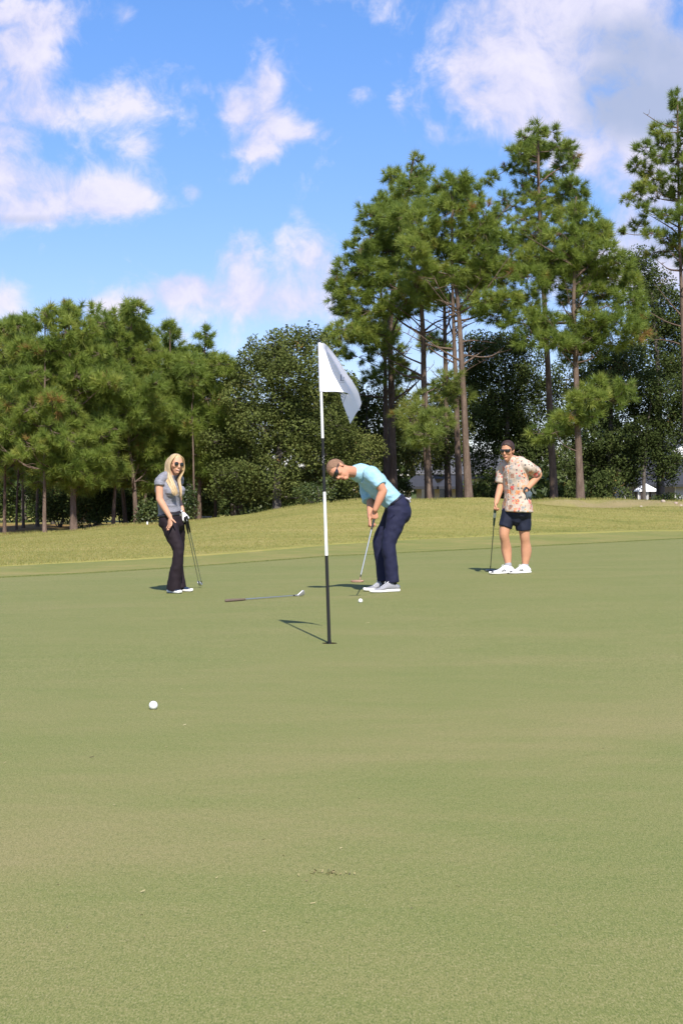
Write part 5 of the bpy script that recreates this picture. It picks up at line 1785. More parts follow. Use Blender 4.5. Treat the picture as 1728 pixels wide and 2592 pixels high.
body.add(loft([W(1322, 1300, .0), W(1325, 1330, .0), k2, W(1329, 1374, .02), W(1331, 1396, .04), a2, a2 + Vector((0, 0, -.05))], [(.088, .09), (.077, .080), (.063, .066), (.057, .063), (.062, .074), (.038, .042), (.038, .045)], Lh, seg=14))
body.add(ellipsoid(k2 + Fh * .030, Lh * .040, Fh * .032, (0, 0, .045)))
fuse('body', body, M_skin_h, hm, voxel=.006, smooth=3)
face_bits(hh_, hm)
shades(hh_, hm, 'square')
M_hair_h = mat('dark brown hair', (.042, .022, .017), .6, .35, var=.4, vscale=60, bump=.3, bscale=240)
hair_cap(hh_, hm, M_hair_h, .070, lift=.009, rough_=.005, back=-.06, top=.018, seedv=4.0)

# printed shirt: cards, badges and blots in orange, red, brown, grey on cream
M_print = bpy.data.materials.new('printed holiday shirt')
M_print.use_nodes = True
t = NT(M_print.node_tree)
pb = M_print.node_tree.nodes['Principled BSDF']
ov = t.n('ShaderNodeTexCoord').outputs['Object']
col = (.50, .40, .31, 1)
wob = t.n('ShaderNodeTexNoise', {'Vector': ov, 'Scale': 40.0, 'Detail': 2.0}).outputs[1]
ovw = t.v('ADD', ov, t.v('MULTIPLY', t.v('SUBTRACT', wob, (.5, .5, .5)), (.02, .02, .02)))
ln1 = t.noise(ovw, 75, 3, .6)
col = t.mix(t.mrange(ln1, .57, .66), col, (.30, .27, .24))
for sc_, lo, hi, stops, dist in ((12.0, .16, .40, [(0, (.62, .17, .04)), (.35, (.55, .035, .03)), (.5, (.30, .12, .06)), (.72, (.52, .24, .09)), (.86, (.24, .25, .24)), (1, (.66, .42, .26))], .30),
                                 (27.0, .26, .5, [(0, (.55, .05, .04)), (.3, (.05, .05, .06)), (.55, (.32, .15, .08)), (.8, (.62, .26, .08)), (1, (.2, .24, .22))], .26)):
    vo = t.n('ShaderNodeTexVoronoi', {'Vector': ovw, 'Scale': sc_, 'Randomness': .85}, feature='F1', distance='CHEBYCHEV')
    rs = t.n('ShaderNodeSeparateColor', {0: vo.outputs['Color']})
    c2 = t.ramp(rs.outputs[1], stops, 'CONSTANT')
    inner = t.mrange(vo.outputs['Distance'], dist, dist + .05, 1, 0)
    msk = t.m('MULTIPLY', inner, t.mrange(rs.outputs[0], lo, lo + .02, 0, 1))
    ring_ = t.m('MULTIPLY', t.mrange(vo.outputs['Distance'], dist * .55, dist * .55 + .03, 0, 1), .3)
    c2 = t.mix(t.m('MULTIPLY', t.mrange(t.noise(ovw, 150, 2, .6), .5, .6), .55), c2, (.66, .56, .45))
    col = t.mix(msk, col, c2)
t.put(pb.inputs['Base Color'], col)
pb.inputs['Roughness'].default_value = .8
g = Geo()
g.add(loft([W(1298, 1167, 0), W(1303, 1174, 0), W(1304, 1190, 0), W(1305, 1215, 0), W(1308, 1250, 0), W(1308.5, 1278, 0), W(1308, 1295, 0)],
           [(.08, .08), (.190, .118), (.200, .136), (.188, .139), (.184, .140), (.208, .162), (.224, .176)], Lh, seg=24, cap='rf'))
g.add(loft([W(1324, 1176, -.11), W(1339, 1184, -.13), W(1351, 1193, -.07), W(1356, 1198.5, -.05)], [(.080, .075), (.084, .078), (.080, .076), (.079, .075)], (0, 1, 0), seg=16, cap='rf'))
g.add(loft([W(1280, 1178, .10), W(1272, 1190, .13), W(1268.5, 1215, .12), W(1267.5, 1222, .12)], [(.08, .08), (.085, .085), (.078, .08), (.078, .08)], Lh, seg=16, cap='rf'))
fuse('printed_shirt', g, M_print, hm, voxel=.008, smooth=3, fold=.013, fscale=(7, 7, 9), seed=12.0)
# collar flaps, placket and buttons
ctr = Vector(W(1299, 1170, .0))
emit('collar_band', *loft([ctr + Vector((0, 0, -.035)), ctr + Vector((-.006, -.01, .02))], [(.082, .082), (.070, .072)], Lh, seg=18, sub=2, cap='ff'), M_print, hm)
for s in (-1, 1):
    a_ = ctr + Fh * .082 + Lh * s * .012 + Vector((0, 0, -.040))
    b_ = ctr + Lh * s * .088 + Fh * .015 + Vector((0, 0, .012))
    c_ = ctr + Fh * .118 + Lh * s * .070 + Vector((0, 0, -.085))
    n_ = (b_ - a_).cross(c_ - a_).normalized() * .004
    emit('collar_flap', [a_ - n_, b_ - n_, c_ - n_, a_ + n_, b_ + n_, c_ + n_], [(0, 2, 1), (3, 4, 5), (0, 1, 4, 3), (1, 2, 5, 4), (2, 0, 3, 5)], M_print, hm, smooth=False)
M_tone = mat('cream shirt edge', (.62, .55, .46), .8)
pl = [Vector(W(1304, 1190, 0)) + Fh * .141 - Lh * .0, Vector(W(1305, 1215, 0)) + Fh * .146 - Lh * .0, Vector(W(1308, 1250, 0)) + Fh * .148 - Lh * .0, Vector(W(1308, 1292, 0)) + Fh * .176 - Lh * .0]
emit('placket', *loft(pl, [(.014, .003)] * 4, Lh, seg=8, sub=5, cap='ff'), M_print, hm)
for i in range(5):
    v_ = catmull([tuple(p) for p in pl], 8)[int(2 + i * 4.7)]
    emit('button', *ellipsoid(Vector(v_) + Fh * .005, Lh * .006, Fh * .003, (0, 0, .006), 8, 5), M_white, hm)
# navy shorts
M_short = mat('navy shorts cloth', (.010, .013, .028), .7, .3, var=.2, vscale=20)
g = Geo()
g.add(loft([W(1309, 1285, 0), W(1308, 1301, 0), W(1306, 1310, .0)], [(.145, .11), (.178, .142), (.13, .11)], Lh, seg=20))
g.add(loft([W(1290, 1300, .02), W(1283, 1318, .0), W(1277.5, 1334.5, -.01)], [(.098, .125), (.086, .098), (.080, .088)], Lh, seg=16, cap='rf'))
g.add(loft([W(1321, 1300, .0), W(1323, 1322, .0), W(1324, 1343, .0)], [(.102, .13), (.094, .108), (.091, .098)], Lh, seg=16, cap='rf'))
fuse('shorts', g, M_short, hm, voxel=.008, smooth=3, fold=.009, fscale=(9, 9, 7), seed=2.0)
# watch, glove
g = Geo()
wd = (wrA - elA).normalized()
emit('watch_strap', *loft([wrA - wd * .028, wrA - wd * .006], [.036, .036], (0, 1, 0), seg=16, sub=2, cap='ff'), M_black, hm)
emit('watch_face', *ellipsoid(wrA - wd * .017 + Vector((-.02, -.030, .01)), wd * .018, Vector((-.55, -.8, .2)).cross(wd).normalized() * .018, Vector((-.55, -.8, .2)).normalized() * .008), mat('watch glass', (.03, .035, .045), .15, .6), hm)
g = Geo()
hand(g, wrA, grow=.003, **gl2)
fuse('dark_glove', g, mat('slate glove leather', (.10, .125, .14), .6, .3, var=.25, vscale=40), hm, voxel=.0055, smooth=2)
# white trainers with three dark stripes
M_shw = mat('white trainer leather', (.80, .80, .81), .5, .35)
s1h, s1t = gnd(W(1298, 1450, .04)), gnd(W(1240, 1451, -.10))
s2h, s2t = gnd(W(1339, 1450, .04)), gnd(W(1287, 1451, -.10))
for h__, t__ in ((s1h, s1t), (s2h, s2t)):
    shoe(hm, h__, t__, M_shw, M_sole, stripes=M_black, laces=M_white, tip=M_black, sole_h=.032, h_=.112, w_=.052)
for an in (a1, a2):
    emit('sock', *loft([an + Vector((0, 0, .0)), an + Vector((0, 0, -.06))], [(.043, .047), (.043, .05)], Lh, seg=12, sub=2), mat('grey sock', (.30, .30, .32), .9), hm)
hdp = hit(1240, 1447)
club('putter with a fat dark green and white grip under the patterned-shirt man\'s hand', W(1252, 1292, -.075), Vector((hdp.x, hdp.y, hdp.z + .036)), .25, M_gripg, .0165, 'mallet', toe=(-.95, -.3, 0), m_head=mat('grey mallet', (.22, .22, .23), .35, .5, metal=.6), cat='putter', shaft_m=mat('dark shaft', (.20, .21, .21), .3, .5, metal=.7), band=mat('white grip panel', (.55, .58, .56), .5))
# ================================================================== FLAG, CUP, BALLS, LYING CLUB
M_pw = mat('white pole paint', (.80, .80, .78), .35, .5)
M_pk = mat('black pole paint', (.014, .014, .015), .55, .3)
fs = thing('flagstick', 'tall black and white banded flagstick standing in the hole', 'flagstick', CUP)
dF = CUP.y


def fp(px, py, dy=0.0):
    return ray(px, py, dF + dy)


ptop, pbot = fp(808.5, 866), CUP + Vector((0, 0, -.06))
pv = lambda py: pbot + (ptop - pbot) * ((pbot.z - fp(834, py).z) / (pbot.z - ptop.z))
cuts = [(866, 1109, M_pw), (1109, 1245, M_pk), (1245, 1406, M_pw), (1406, 1640, M_pk)]
for i, (y0, y1, m_) in enumerate(cuts):
    a_, b_ = pv(y0), (pv(y1) if i < 3 else pbot)
    r_ = .0088 + .0009 * i
    tube('pole_section', [a_, b_], [r_, r_ + .0009], m_, fs, seg=16, sub=2)
tube('ferrule', [CUP + Vector((-.0012, 0, .02)), CUP + Vector((0, 0, -.09))], [.013, .017], M_pk, fs, seg=16, sub=2)
tube('finial', [pv(867), pv(860)], [.0095, .0075], M_ferr, fs, seg=12, sub=2, cap='fr')
for i in range(5):
    p_ = pv(1155 + i * 4) + Vector((0, -.0105, 0))
    emit('scuff', *ellipsoid(p_ + Vector((random.Random(i).uniform(-.006, .006), .0015, 0)), (.003, 0, 0), (0, .0012, 0), (0, 0, .004), 6, 4), mat('pale scuff', (.35, .35, .36), .6), fs)

# cloth: rows from the upper edge to the lower edge, columns from the pole to the fly
top = [(808, 869, 0), (821, 869.5, -.005), (834, 882, -.035), (849, 901, -.075), (863, 922, -.10), (876, 943, -.13), (893, 967, -.165), (907, 993, -.19), (915, 1021, -.20)]
q1 = [(808.5, 884, 0), (818, 886, .012), (829, 893, .02), (841, 908, .02), (853, 927, .02), (865, 950, .02), (880, 974, -.01), (896, 1003, -.06), (909, 1035, -.11)]
q2 = [(809, 910, 0), (819, 912, .015), (829, 918, .022), (839, 928, .025), (850, 943, .025), (862, 962, .02), (876, 984, -.01), (888, 1012, -.03), (900, 1048, -.04)]
q3 = [(809.5, 952, 0), (821, 953, .012), (832, 955, .012), (843, 959, .01), (855, 966, .005), (869, 977, -.01), (882, 994, -.02), (880, 1020, .03), (893, 1061, .01)]
bot = [(810.5, 991, 0), (824, 991.5, .008), (838, 991.5, -.004), (851, 991.5, -.012), (864, 992.5, -.02), (878, 994.5, -.035), (890.5, 1003, .0), (862, 1000, .075), (886, 1073, .05)]
ctrl = np.array([[tuple(fp(*p)) for p in row] for row in (top, q1, q2, q3, bot)])
NU, NV = 8, 10
rows_ = np.array([catmull(r_, NU) for r_ in ctrl])
grid = np.array([catmull(rows_[:, j], NV) for j in range(rows_.shape[1])])      # [u][v]
grid = grid.transpose(1, 0, 2)
nv_, nu_ = grid.shape[:2]
V = grid.reshape(-1, 3)
V = V + np.stack([np.zeros(len(V)), .004 * np.sin(V[:, 0] * 60 + V[:, 2] * 25) * np.clip((V[:, 0] - V[:, 0].min()) * 12, 0, 1), np.zeros(len(V))], 1)
grid = V.reshape(nv_, nu_, 3)
Fc = [(i * nu_ + j, i * nu_ + j + 1, (i + 1) * nu_ + j + 1, (i + 1) * nu_ + j) for i in range(nv_ - 1) for j in range(nu_ - 1)]
M_flag = bpy.data.materials.new('white nylon flag')
M_flag.use_nodes = True
t = NT(M_flag.node_tree)
pb = M_flag.node_tree.nodes['Principled BSDF']
pb.inputs['Base Color'].default_value = (.90, .89, .95, 1)
pb.inputs['Roughness'].default_value = .6
tr = t.n('ShaderNodeBsdfTranslucent', {0: (.92, .90, 1.0, 1)})
mx = t.n('ShaderNodeMixShader', {0: .42, 1: pb.outputs[0], 2: tr.outputs[0]})
t.put(M_flag.node_tree.nodes['Material Output'].inputs[0], mx.outputs[0])
fl = emit('flag_cloth', V, Fc, M_flag, fs, fix=False)
tube('flag_sleeve', [pv(868.5) + Vector((0, 0, .0)), pv(991.2)], [.0125, .0135], M_flag, fs, seg=14, sub=6)
# stitched hem line along the lower edge and the sleeve seam
M_ink = mat('navy flag print', (.06, .075, .15), .7)
M_inkl = mat('pale flag print', (.38, .40, .48), .7)


def project(px, py, front=True):
    """nearest point of the cloth along the sight line, nudged off the surface"""
    G3 = grid.reshape(-1, 3)
    gx = CX + G3[:, 0] / G3[:, 1] * F
    gy = CY - (G3[:, 2] - EYE) / G3[:, 1] * F
    d2 = (gx - px) ** 2 + (gy - py) ** 2
    ix = np.argsort(d2)[:6]
    near_ = G3[ix, 1]
    ys_ = near_.min() if front else near_.max()
    sel = ix[np.abs(near_ - ys_) < .03]
    wgt = 1 / (d2[sel] + .3)
    d = float((G3[sel, 1] * wgt).sum() / wgt.sum()) - .0035
    return ray(px, py, d)


def stroke(pts, wpx, m_, name='print_mark'):
    P = [project(*p) for p in pts]
    r_ = wpx * .5 * dF / F
    g_ = Geo()
    g_.add(loft(P, [(r_, .0006)] * len(P), [tuple((P[min(i + 1, len(P) - 1)] - P[max(i - 1, 0)]).cross(Vector((0, 1, 0))).normalized()) for i in range(len(P))], seg=6, sub=3, cap='ff'))
    return emit(name, g_.v, g_.f, m_, fl)


def zf(x, y):
    return (790 + x / 10.23, 860 + y / 10.23)


stroke([zf(745, 905), zf(745, 980), zf(745, 1050)], 1.9, M_ink, 'print_letter')
stroke([zf(722, 1052), zf(750, 1055), zf(808, 1060)], 1.0, M_ink, 'print_letter')
stroke([zf(732, 905), zf(760, 907)], .8, M_ink, 'print_letter')
stroke([zf(804, 1045), zf(812, 1062)], .9, M_ink, 'print_letter')
stroke([zf(718, 1096), zf(770, 1101), zf(835, 1108)], .75, M_inkl, 'print_caption')
stroke([zf(803, 955), zf(815, 975), zf(826, 1000)], 1.2, M_ink)
stroke([zf(890, 1375), zf(840, 1520), zf(790, 1655)], .9, M_ink)
stroke([zf(715, 1380), zf(770, 1405), zf(830, 1435)], 1.6, M_ink)
stroke([zf(735, 1450), zf(770, 1470), zf(805, 1490)], 1.4, M_ink)
stroke([zf(740, 1375), zf(800, 1380)], 1.2, M_ink)
stroke([zf(755, 1545), zf(775, 1565)], 1.4, M_ink)
stroke([zf(930, 1985), zf(942, 2025)], 1.6, M_ink)

# cup
cupt = thing('hole_cup', 'round hole with a pale liner at the foot of the flagstick', 'golf hole', CUP + Vector((0, 0, -.02)))


def ringwall(r, z0, z1, n=32):
    V_ = [(CUP.x + r * math.cos(a_), CUP.y + r * math.sin(a_), CUP.z + z) for z in (z0, z1) for a_ in np.linspace(0, 2 * np.pi, n, endpoint=False)]
    return V_, [(j, (j + 1) % n, n + (j + 1) % n, n + j) for j in range(n)]


emit('soil_wall', *ringwall(.0541, 0, -.026), mat('dark soil', (.035, .026, .016), .95, .1, var=.4, vscale=120), cupt, fix=False)
emit('liner', *ringwall(.0535, -.0255, -.11), M_white, cupt, fix=False)
Vd_ = [(CUP.x + .0535 * math.cos(a_), CUP.y + .0535 * math.sin(a_), CUP.z - .108) for a_ in np.linspace(0, 2 * np.pi, 32, endpoint=False)]
emit('cup_floor', Vd_, [tuple(range(32))], M_white, cupt, fix=False)

# balls
M_ball = bpy.data.materials.new('golf ball cover')
M_ball.use_nodes = True
t = NT(M_ball.node_tree)
pb = M_ball.node_tree.nodes['Principled BSDF']
pb.inputs['Base Color'].default_value = (.80, .80, .79, 1)
pb.inputs['Roughness'].default_value = .3
vo = t.n('ShaderNodeTexVoronoi', {'Vector': t.n('ShaderNodeTexCoord').outputs['Object'], 'Scale': 260.0, 'Randomness': .25})
bp = t.n('ShaderNodeBump', {'Strength': .5, 'Distance': .0006, 'Height': vo.outputs['Distance']})
t.put(pb.inputs['Normal'], bp.outputs[0])


def ball(px, py, label):
    p = hit(px, py)
    bm = bmesh.new()
    bmesh.ops.create_icosphere(bm, subdivisions=4, radius=.02135)
    me = bpy.data.meshes.new('golf_ball')
    bm.to_mesh(me)
    bm.free()
    me.materials.append(M_ball)
    o = link('golf_ball', me, None, (p.x, p.y + .006, p.z + .0196))
    return tag(o, label, 'golf ball', 'white balls on the green')


ball(388, 1796, 'white golf ball alone on the near left part of the green')
ball(912, 1526, 'white golf ball in front of the putting man')

# iron lying on the green
a_, b_ = hit(573, 1524), hit(752, 1510)
a_.z += .014
b_.z += .013
hx = (hit(772, 1510) - hit(752, 1510)).normalized()
club('iron with a brown grip lying on the green between woman and flag', a_, b_, .235, M_gripb, .0145, 'iron', toe=(.86, .30, .24), lie_up=(-.24, .1, .96), m_head=mat('grey lying iron head', (.40, .40, .42), .4, .5, metal=.7))

# ================================================================== BUILDINGS AND THINGS BEHIND THE TREES
def shingle(name, col):
    m = bpy.data.materials.new(name)
    m.use_nodes = True
    t = NT(m.node_tree)
    b = m.node_tree.nodes['Principled BSDF']
    pos = t.n('ShaderNodeNewGeometry').outputs['Position']
    br = t.n('ShaderNodeTexBrick', {'Vector': t.n('ShaderNodeMapping', {'Vector': pos, 'Rotation': (R(90), 0, 0), 'Scale': (1, 1, 1)}).outputs[0], 'Scale': 3.0, 'Mortar Size': .012, 'Color1': (*col, 1), 'Color2': (*[c * .8 for c in col], 1), 'Mortar': (*[c * .5 for c in col], 1)})
    t.put(b.inputs['Base Color'], t.mix(t.m('MULTIPLY', t.noise(pos, 6, 4, .6), .5), br.outputs[0], tuple(c * .7 for c in col)))
    b.inputs['Roughness'].default_value = .9
    return m


def prism(name, prof, x0, x1, m, parent):
    """profile of (y, z) swept along x"""
    n = len(prof)
    V_ = [(x0, y_, z_) for (y_, z_) in prof] + [(x1, y_, z_) for (y_, z_) in prof]
    F_ = [tuple(range(n)), tuple(range(2 * n - 1, n - 1, -1))] + [(i, (i + 1) % n, n + (i + 1) % n, n + i) for i in range(n)]
    return emit(name, V_, F_, m, parent, smooth=False)


M_shg = shingle('pale grey shingles', (.095, .095, .10))
M_shd = shingle('charcoal shingles', (.035, .037, .045))
M_wall = mat('grey siding', (.15, .15, .16), .8, .2, var=.1, vscale=3)
M_beige = mat('beige masonry', (.42, .36, .27), .85, .2, var=.15, vscale=4)
M_glass = mat('dark window glass', (.02, .025, .03), .1, .6)
M_trim = mat('pale trim', (.55, .53, .50), .7)
M_post = mat('dark timber post', (.05, .035, .028), .8)
DH = 84.0
p = ray(1140, 1262, DH)
gy_ = G(p.x, DH) - .05
hz = gy_
hs_ = thing('house', 'low house with a pale grey shingle roof behind the tall pines', 'house', (p.x, DH + 4, hz))
xl, xr = ray(1078, 1262, DH).x, ray(1258, 1262, DH).x
g = Geo()
g.add(wbox(xl, xr, DH + 1, DH + 8, hz, hz + 2.55))
emit('wall', g.v, g.f, M_beige, hs_, smooth=False)
zr0 = ray(1170, 1190, DH).z
zr1 = ray(1170, 1150, DH + 5).z
roof = prism('roof', [(DH + .3, zr0 - .08), (DH + 4.6, zr1), (DH + 9, zr0 - .08), (DH + 9, zr0 - .22), (DH + 4.6, zr1 - .15), (DH + .3, zr0 - .22)], xl - .6, xr + .6, M_shg, hs_)
prism('fascia', [(DH + .25, zr0 - .24), (DH + .29, zr0 - .24), (DH + .29, zr0 - .06), (DH + .25, zr0 - .06)], xl - .6, xr + .6, M_wall, hs_)
prism('frieze', [(DH + .5, hz + 2.2), (DH + .95, hz + 2.2), (DH + .95, zr0 - .23), (DH + .5, zr0 - .23)], xl, xr, M_wall, hs_)
for xx in (1110, 1160, 1215):
    wx = ray(xx, 1250, DH).x
    wn = emit('window', *wbox(wx - .5, wx + .5, DH + .93, DH + .99, hz + .8, hz + 2.0), M_trim, hs_, smooth=False)
    emit('pane', *wbox(wx - .42, wx + .42, DH + .9, DH + .925, hz + .88, hz + 1.92), M_glass, wn, smooth=False)
for xx in (1034, 1062, 1108, 1150, 1176):
    wx = ray(xx, 1250, DH - 3).x
    emit('column', *wbox(wx - .14, wx + .14, DH - 2.2, DH - 1.9, hz - .1, hz + 1.7), M_beige, hs_, smooth=False)
# two dark hipped porch roofs in front
for (x0, x1, pk) in ((1018, 1110, 1074), (1106, 1215, 1160)):
    ze = ray(1060, 1231, DH - 3).z
    zp = ray(1060, 1203, DH - 1).z
    X0, X1, XP = ray(x0, 0, DH - 3).x, ray(x1, 0, DH - 3).x, ray(pk, 0, DH - 1.5).x
    Vp = [(X0, DH - 2.8, ze), (X1, DH - 2.8, ze), (X1, DH + .2, ze), (X0, DH + .2, ze), (XP - .5, DH - .9, zp), (XP + .5, DH - .9, zp)]
    Vp += [(v[0], v[1], v[2] - .16) for v in Vp[:4]]
    emit('porch_roof', Vp, [(0, 1, 5, 4), (1, 2, 5), (2, 3, 4, 5), (3, 0, 4), (0, 6, 7, 1), (1, 7, 8, 2), (2, 8, 9, 3), (3, 9, 6, 0), (9, 8, 7, 6)], M_shd, hs_, smooth=False)
# grey house at the right
DR = 88.0
zb = G(ray(1660, 0, DR).x, DR) - .05
hr = thing('house', 'grey walled house behind the white canopy at the right edge', 'house', (ray(1690, 0, DR).x, DR + 4, zb))
xa, xb = ray(1583, 0, DR).x, ray(1800, 0, DR).x
emit('wall', *wbox(xa, xb, DR, DR + 7, zb, ray(0, 1224, DR).z), mat('light grey wall', (.33, .33, .36), .8, .2, var=.08, vscale=2), hr, smooth=False)
zt_ = ray(0, 1224, DR).z
prism('roof', [(DR - .5, zt_ - .05), (DR + 3.5, zt_ + 1.7), (DR + 7.5, zt_ - .05), (DR + 7.5, zt_ - .2), (DR + 3.5, zt_ + 1.5), (DR - .5, zt_ - .2)], xa - .5, xb + .5, M_shd, hr)
for xx in (1597, 1655, 1690):
    wx = ray(xx, 0, DR).x
    wn = emit('window', *wbox(wx - .45, wx + .45, DR - .05, DR - .01, zb + .75, zb + 1.75), M_trim, hr, smooth=False)
    emit('pane', *wbox(wx - .38, wx + .38, DR - .08, DR - .055, zb + .82, zb + 1.68), M_glass, wn, smooth=False)
# white gable far right
DW = 96.0
hw2 = thing('house', 'bright white gabled house showing through leaves at the right edge', 'house', (ray(1750, 0, DW).x, DW + 3, -.4))
xa, xb = ray(1700, 0, DW).x, ray(1860, 0, DW).x
z1, z2 = ray(0, 1150, DW).z, ray(0, 1098, DW).z
xm = (xa + xb) / 2
M_whs = mat('white siding', (.80, .80, .79), .7, .2)
Vg = [(xa, DW, -.5), (xb, DW, -.5), (xb, DW, z1), (xm, DW, z2), (xa, DW, z1 + .5)]
Vg += [(v[0], DW + 6, v[2]) for v in Vg]
emit('wall', Vg, [(0, 1, 2, 3, 4), (9, 8, 7, 6, 5), (0, 5, 6, 1), (1, 6, 7, 2), (4, 9, 5, 0)], M_whs, hw2, smooth=False)
emit('roof', [(xa - .3, DW - .3, z1 + .42), (xm, DW - .3, z2 + .1), (xb + .3, DW - .3, z1 - .1), (xa - .3, DW + 6.3, z1 + .42), (xm, DW + 6.3, z2 + .1), (xb + .3, DW + 6.3, z1 - .1),
              (xa - .3, DW - .3, z1 + .54), (xm, DW - .3, z2 + .24), (xb + .3, DW - .3, z1 + .02), (xa - .3, DW + 6.3, z1 + .54), (xm, DW + 6.3, z2 + .24), (xb + .3, DW + 6.3, z1 + .02)],
     [(0, 1, 4, 3), (1, 2, 5, 4), (6, 9, 10, 7), (7, 10, 11, 8), (0, 6, 7, 1), (1, 7, 8, 2), (3, 4, 10, 9), (4, 5, 11, 10), (0, 3, 9, 6), (2, 8, 11, 5)], M_shg, hw2, smooth=False)
# white garden canopy
DC = 74.0
zc0 = G(ray(1634, 0, DC).x, DC)
cp = thing('garden_canopy', 'white peaked garden canopy on dark posts in front of the grey wall', 'canopy', (ray(1640, 0, DC).x, DC, zc0))
x0, x1, xp_ = ray(1617, 0, DC).x, ray(1666, 0, DC).x, ray(1641, 0, DC).x
ze, zp = ray(0, 1241, DC).z, ray(0, 1229, DC).z
V_ = [(x0, DC, ze), (x1, DC, ze), (x1, DC + 1.6, ze), (x0, DC + 1.6, ze), (xp_, DC + .8, zp + .12)] + [(x0, DC, ze - .07), (x1, DC, ze - .07), (x1, DC + 1.6, ze - .07), (x0, DC + 1.6, ze - .07)]
emit('canopy_top', V_, [(0, 1, 4), (1, 2, 4), (2, 3, 4), (3, 0, 4), (0, 5, 6, 1), (1, 6, 7, 2), (2, 7, 8, 3), (3, 8, 5, 0)], M_whs, cp, smooth=False)
for xx, yq in ((x0 + .12, DC + .1), (x1 - .12, DC + .1), (x0 + .12, DC + 1.5), (x1 - .12, DC + 1.5)):
    emit('post', *wbox(xx - .04, xx + .04, yq - .04, yq + .04, zc0 - .1, ze - .01), M_post, cp, smooth=False)

# garden bits left of the oak's foot
DG = 56.0
M_plant = leaf_mat('reddish planter leaves', [(0, (.10, .03, .03)), (.5, (.16, .06, .045)), (1, (.08, .12, .03))], .25)
M_bloom = leaf_mat('white blossom bush leaves', [(0, (.06, .10, .03)), (.35, (.10, .14, .05)), (.5, (.60, .56, .50)), (1, (.80, .77, .72))], .2)
for (px, label) in ((608, 'white planter box with red leaved plant left of the oak'),):
    q_ = ray(px, 1310, DG)
    zq = G(q_.x, DG)
    pb_ = thing('planter_box', label, 'planter', (q_.x, DG, zq))
    emit('box', *wbox(q_.x - .16, q_.x + .16, DG - .16, DG + .16, zq - .05, zq + .30), mat('chalky white box', (.66, .62, .56), .8, .2, var=.1, vscale=8), pb_, smooth=False)
    emit('base', *wbox(q_.x - .19, q_.x + .19, DG - .19, DG + .19, zq - .06, zq + .05), M_trim, pb_, smooth=False)
    rng = np.random.default_rng(9)
    P_ = np.array([q_.x, DG, zq + .55]) + rng.normal(0, 1, (40, 3)) * np.array([.16, .16, .18])
    V_, F_, tv = scatter(P_, rng.normal(size=(40, 3)) + np.array([0, 0, .8]), np.full(40, .45), rng.uniform(0, 1, 40), LEAVES, rng, 4)
    emit_np('foliage', V_, F_, M_plant, pb_, tint=tv)
for (px, label) in ((641, 'left white stub post by the low dark bench'), (650.5, 'right white stub post by the low dark bench')):
    q_ = ray(px, 1310, DG)
    zq = G(q_.x, DG)
    o_ = thing('garden_post', label, 'post', (q_.x, DG, zq), 'white stub posts by the bench')
    emit('shaft', *wbox(q_.x - .045, q_.x + .045, DG - .05, DG + .05, zq - .05, zq + .36), mat('cream post paint', (.66, .60, .50), .7), o_, smooth=False)
    emit('foot', *wbox(q_.x - .075, q_.x + .075, DG - .08, DG + .08, zq - .06, zq + .07), M_trim, o_, smooth=False)
q_ = ray(627, 1310, DG)
zq = G(q_.x, DG)
bn = thing('garden_bench', 'low dark bench between the planter box and the white posts', 'bench', (q_.x, DG + .1, zq))
emit('seat', *wbox(q_.x - .26, q_.x + .22, DG - .05, DG + .25, zq + .10, zq + .145), M_post, bn, smooth=False)
emit('backrest', *wbox(q_.x - .02, q_.x + .20, DG + .2, DG + .24, zq + .146, zq + .26), M_post, bn, smooth=False)
for dx in (-.22, .18):
    emit('leg', *wbox(q_.x + dx - .02, q_.x + dx + .02, DG, DG + .04, zq - .05, zq + .099), M_post, bn, smooth=False)


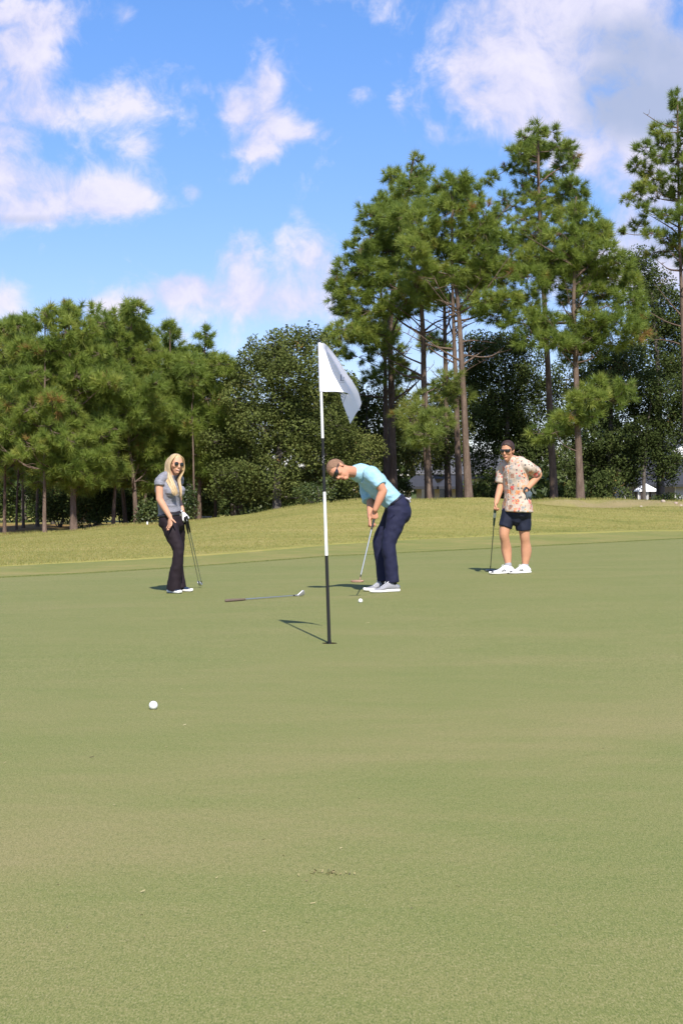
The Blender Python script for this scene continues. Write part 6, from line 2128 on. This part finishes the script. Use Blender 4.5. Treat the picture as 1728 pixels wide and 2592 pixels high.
def boulder(px, py, d, r, label, col, seed, name='boulder', cat='rock', flat=.75):
    q_ = ray(px, py, d)
    zq = G(q_.x, d)
    V_, F_ = ellipsoid((q_.x, d, zq + r * .3), (r, 0, 0), (0, r, 0), (0, 0, r * flat), 14, 9)
    V_ = [Vector(v) + (Vector(v) - Vector((q_.x, d, zq))) * .28 * noise.noise(Vector(v) * (2.2 / r) + Vector((seed, 0, 0))) for v in V_]
    return tag(emit(name, V_, F_, mat('stone %d' % seed, col, .9, .2, var=.25, vscale=8), None, (q_.x, d, zq)), label, cat)


boulder(666, 1306, 55, .17, 'grey boulder under the left skirt of the oak', (.26, .26, .28), 1)
boulder(688, 1302, 54, .12, 'low tan stone right of the grey boulder under the oak', (.30, .25, .19), 2)
boulder(735, 1291, 53, .16, 'pale grey rock under the middle of the oak', (.42, .42, .43), 3)
for (px, py, w__, h__, lb, sd2) in ((692, 1298, 22, 26, 'small white flowering bush under the left half of the oak', 301), (759, 1288, 28, 40, 'taller white flowering bush under the oak near the flagstick', 302)):
    make_shrub(lb, px, py, w__, h__, 53.5, sd2, m=M_bloom, size=.42, name='flowering_bush', cat='bush', dens=60)
for (px, r_, lb, sd2) in ((1621, .10, 'leftmost pale stone on the washed-out bank at the right', 5), (1677, .13, 'pale stone in the middle of the washed-out bank', 6), (1709, .12, 'brownish stone near the right edge on the washed-out bank', 7), (1722, .10, 'rightmost stone on the washed-out bank', 8)):
    boulder(px, 1288, 44.35, r_ * .55, lb, (.34, .28, .22) if sd2 != 7 else (.34, .26, .21), sd2, 'stone', 'stone')
# utility box and a marker stake by the woods
q_ = ray(516, 1312, 58)
zq = G(q_.x, 58)
ub = thing('utility_box', 'grey utility box under the trees right of the woman', 'utility box', (q_.x, 58, zq))
emit('cabinet', *wbox(q_.x - .28, q_.x + .28, 57.8, 58.2, zq - .05, zq + .42), mat('grey green cabinet', (.24, .26, .27), .7), ub, smooth=False)
emit('lid', *wbox(q_.x - .31, q_.x + .31, 57.76, 58.24, zq + .421, zq + .47), mat('grey cabinet lid', (.30, .32, .33), .7), ub, smooth=False)
q_ = ray(373.5, 1331, 46)
zq = G(q_.x, 46)
ms_ = thing('marker_stake', 'tiny white marker stake in the grass left of the woman', 'stake', (q_.x, 46, zq))
emit('stake', *wbox(q_.x - .022, q_.x + .022, 45.98, 46.02, zq - .05, zq + .085), M_white, ms_, smooth=False)
emit('cap', *wbox(q_.x - .026, q_.x + .026, 45.975, 46.025, zq + .0855, zq + .11), M_whs, ms_, smooth=False)
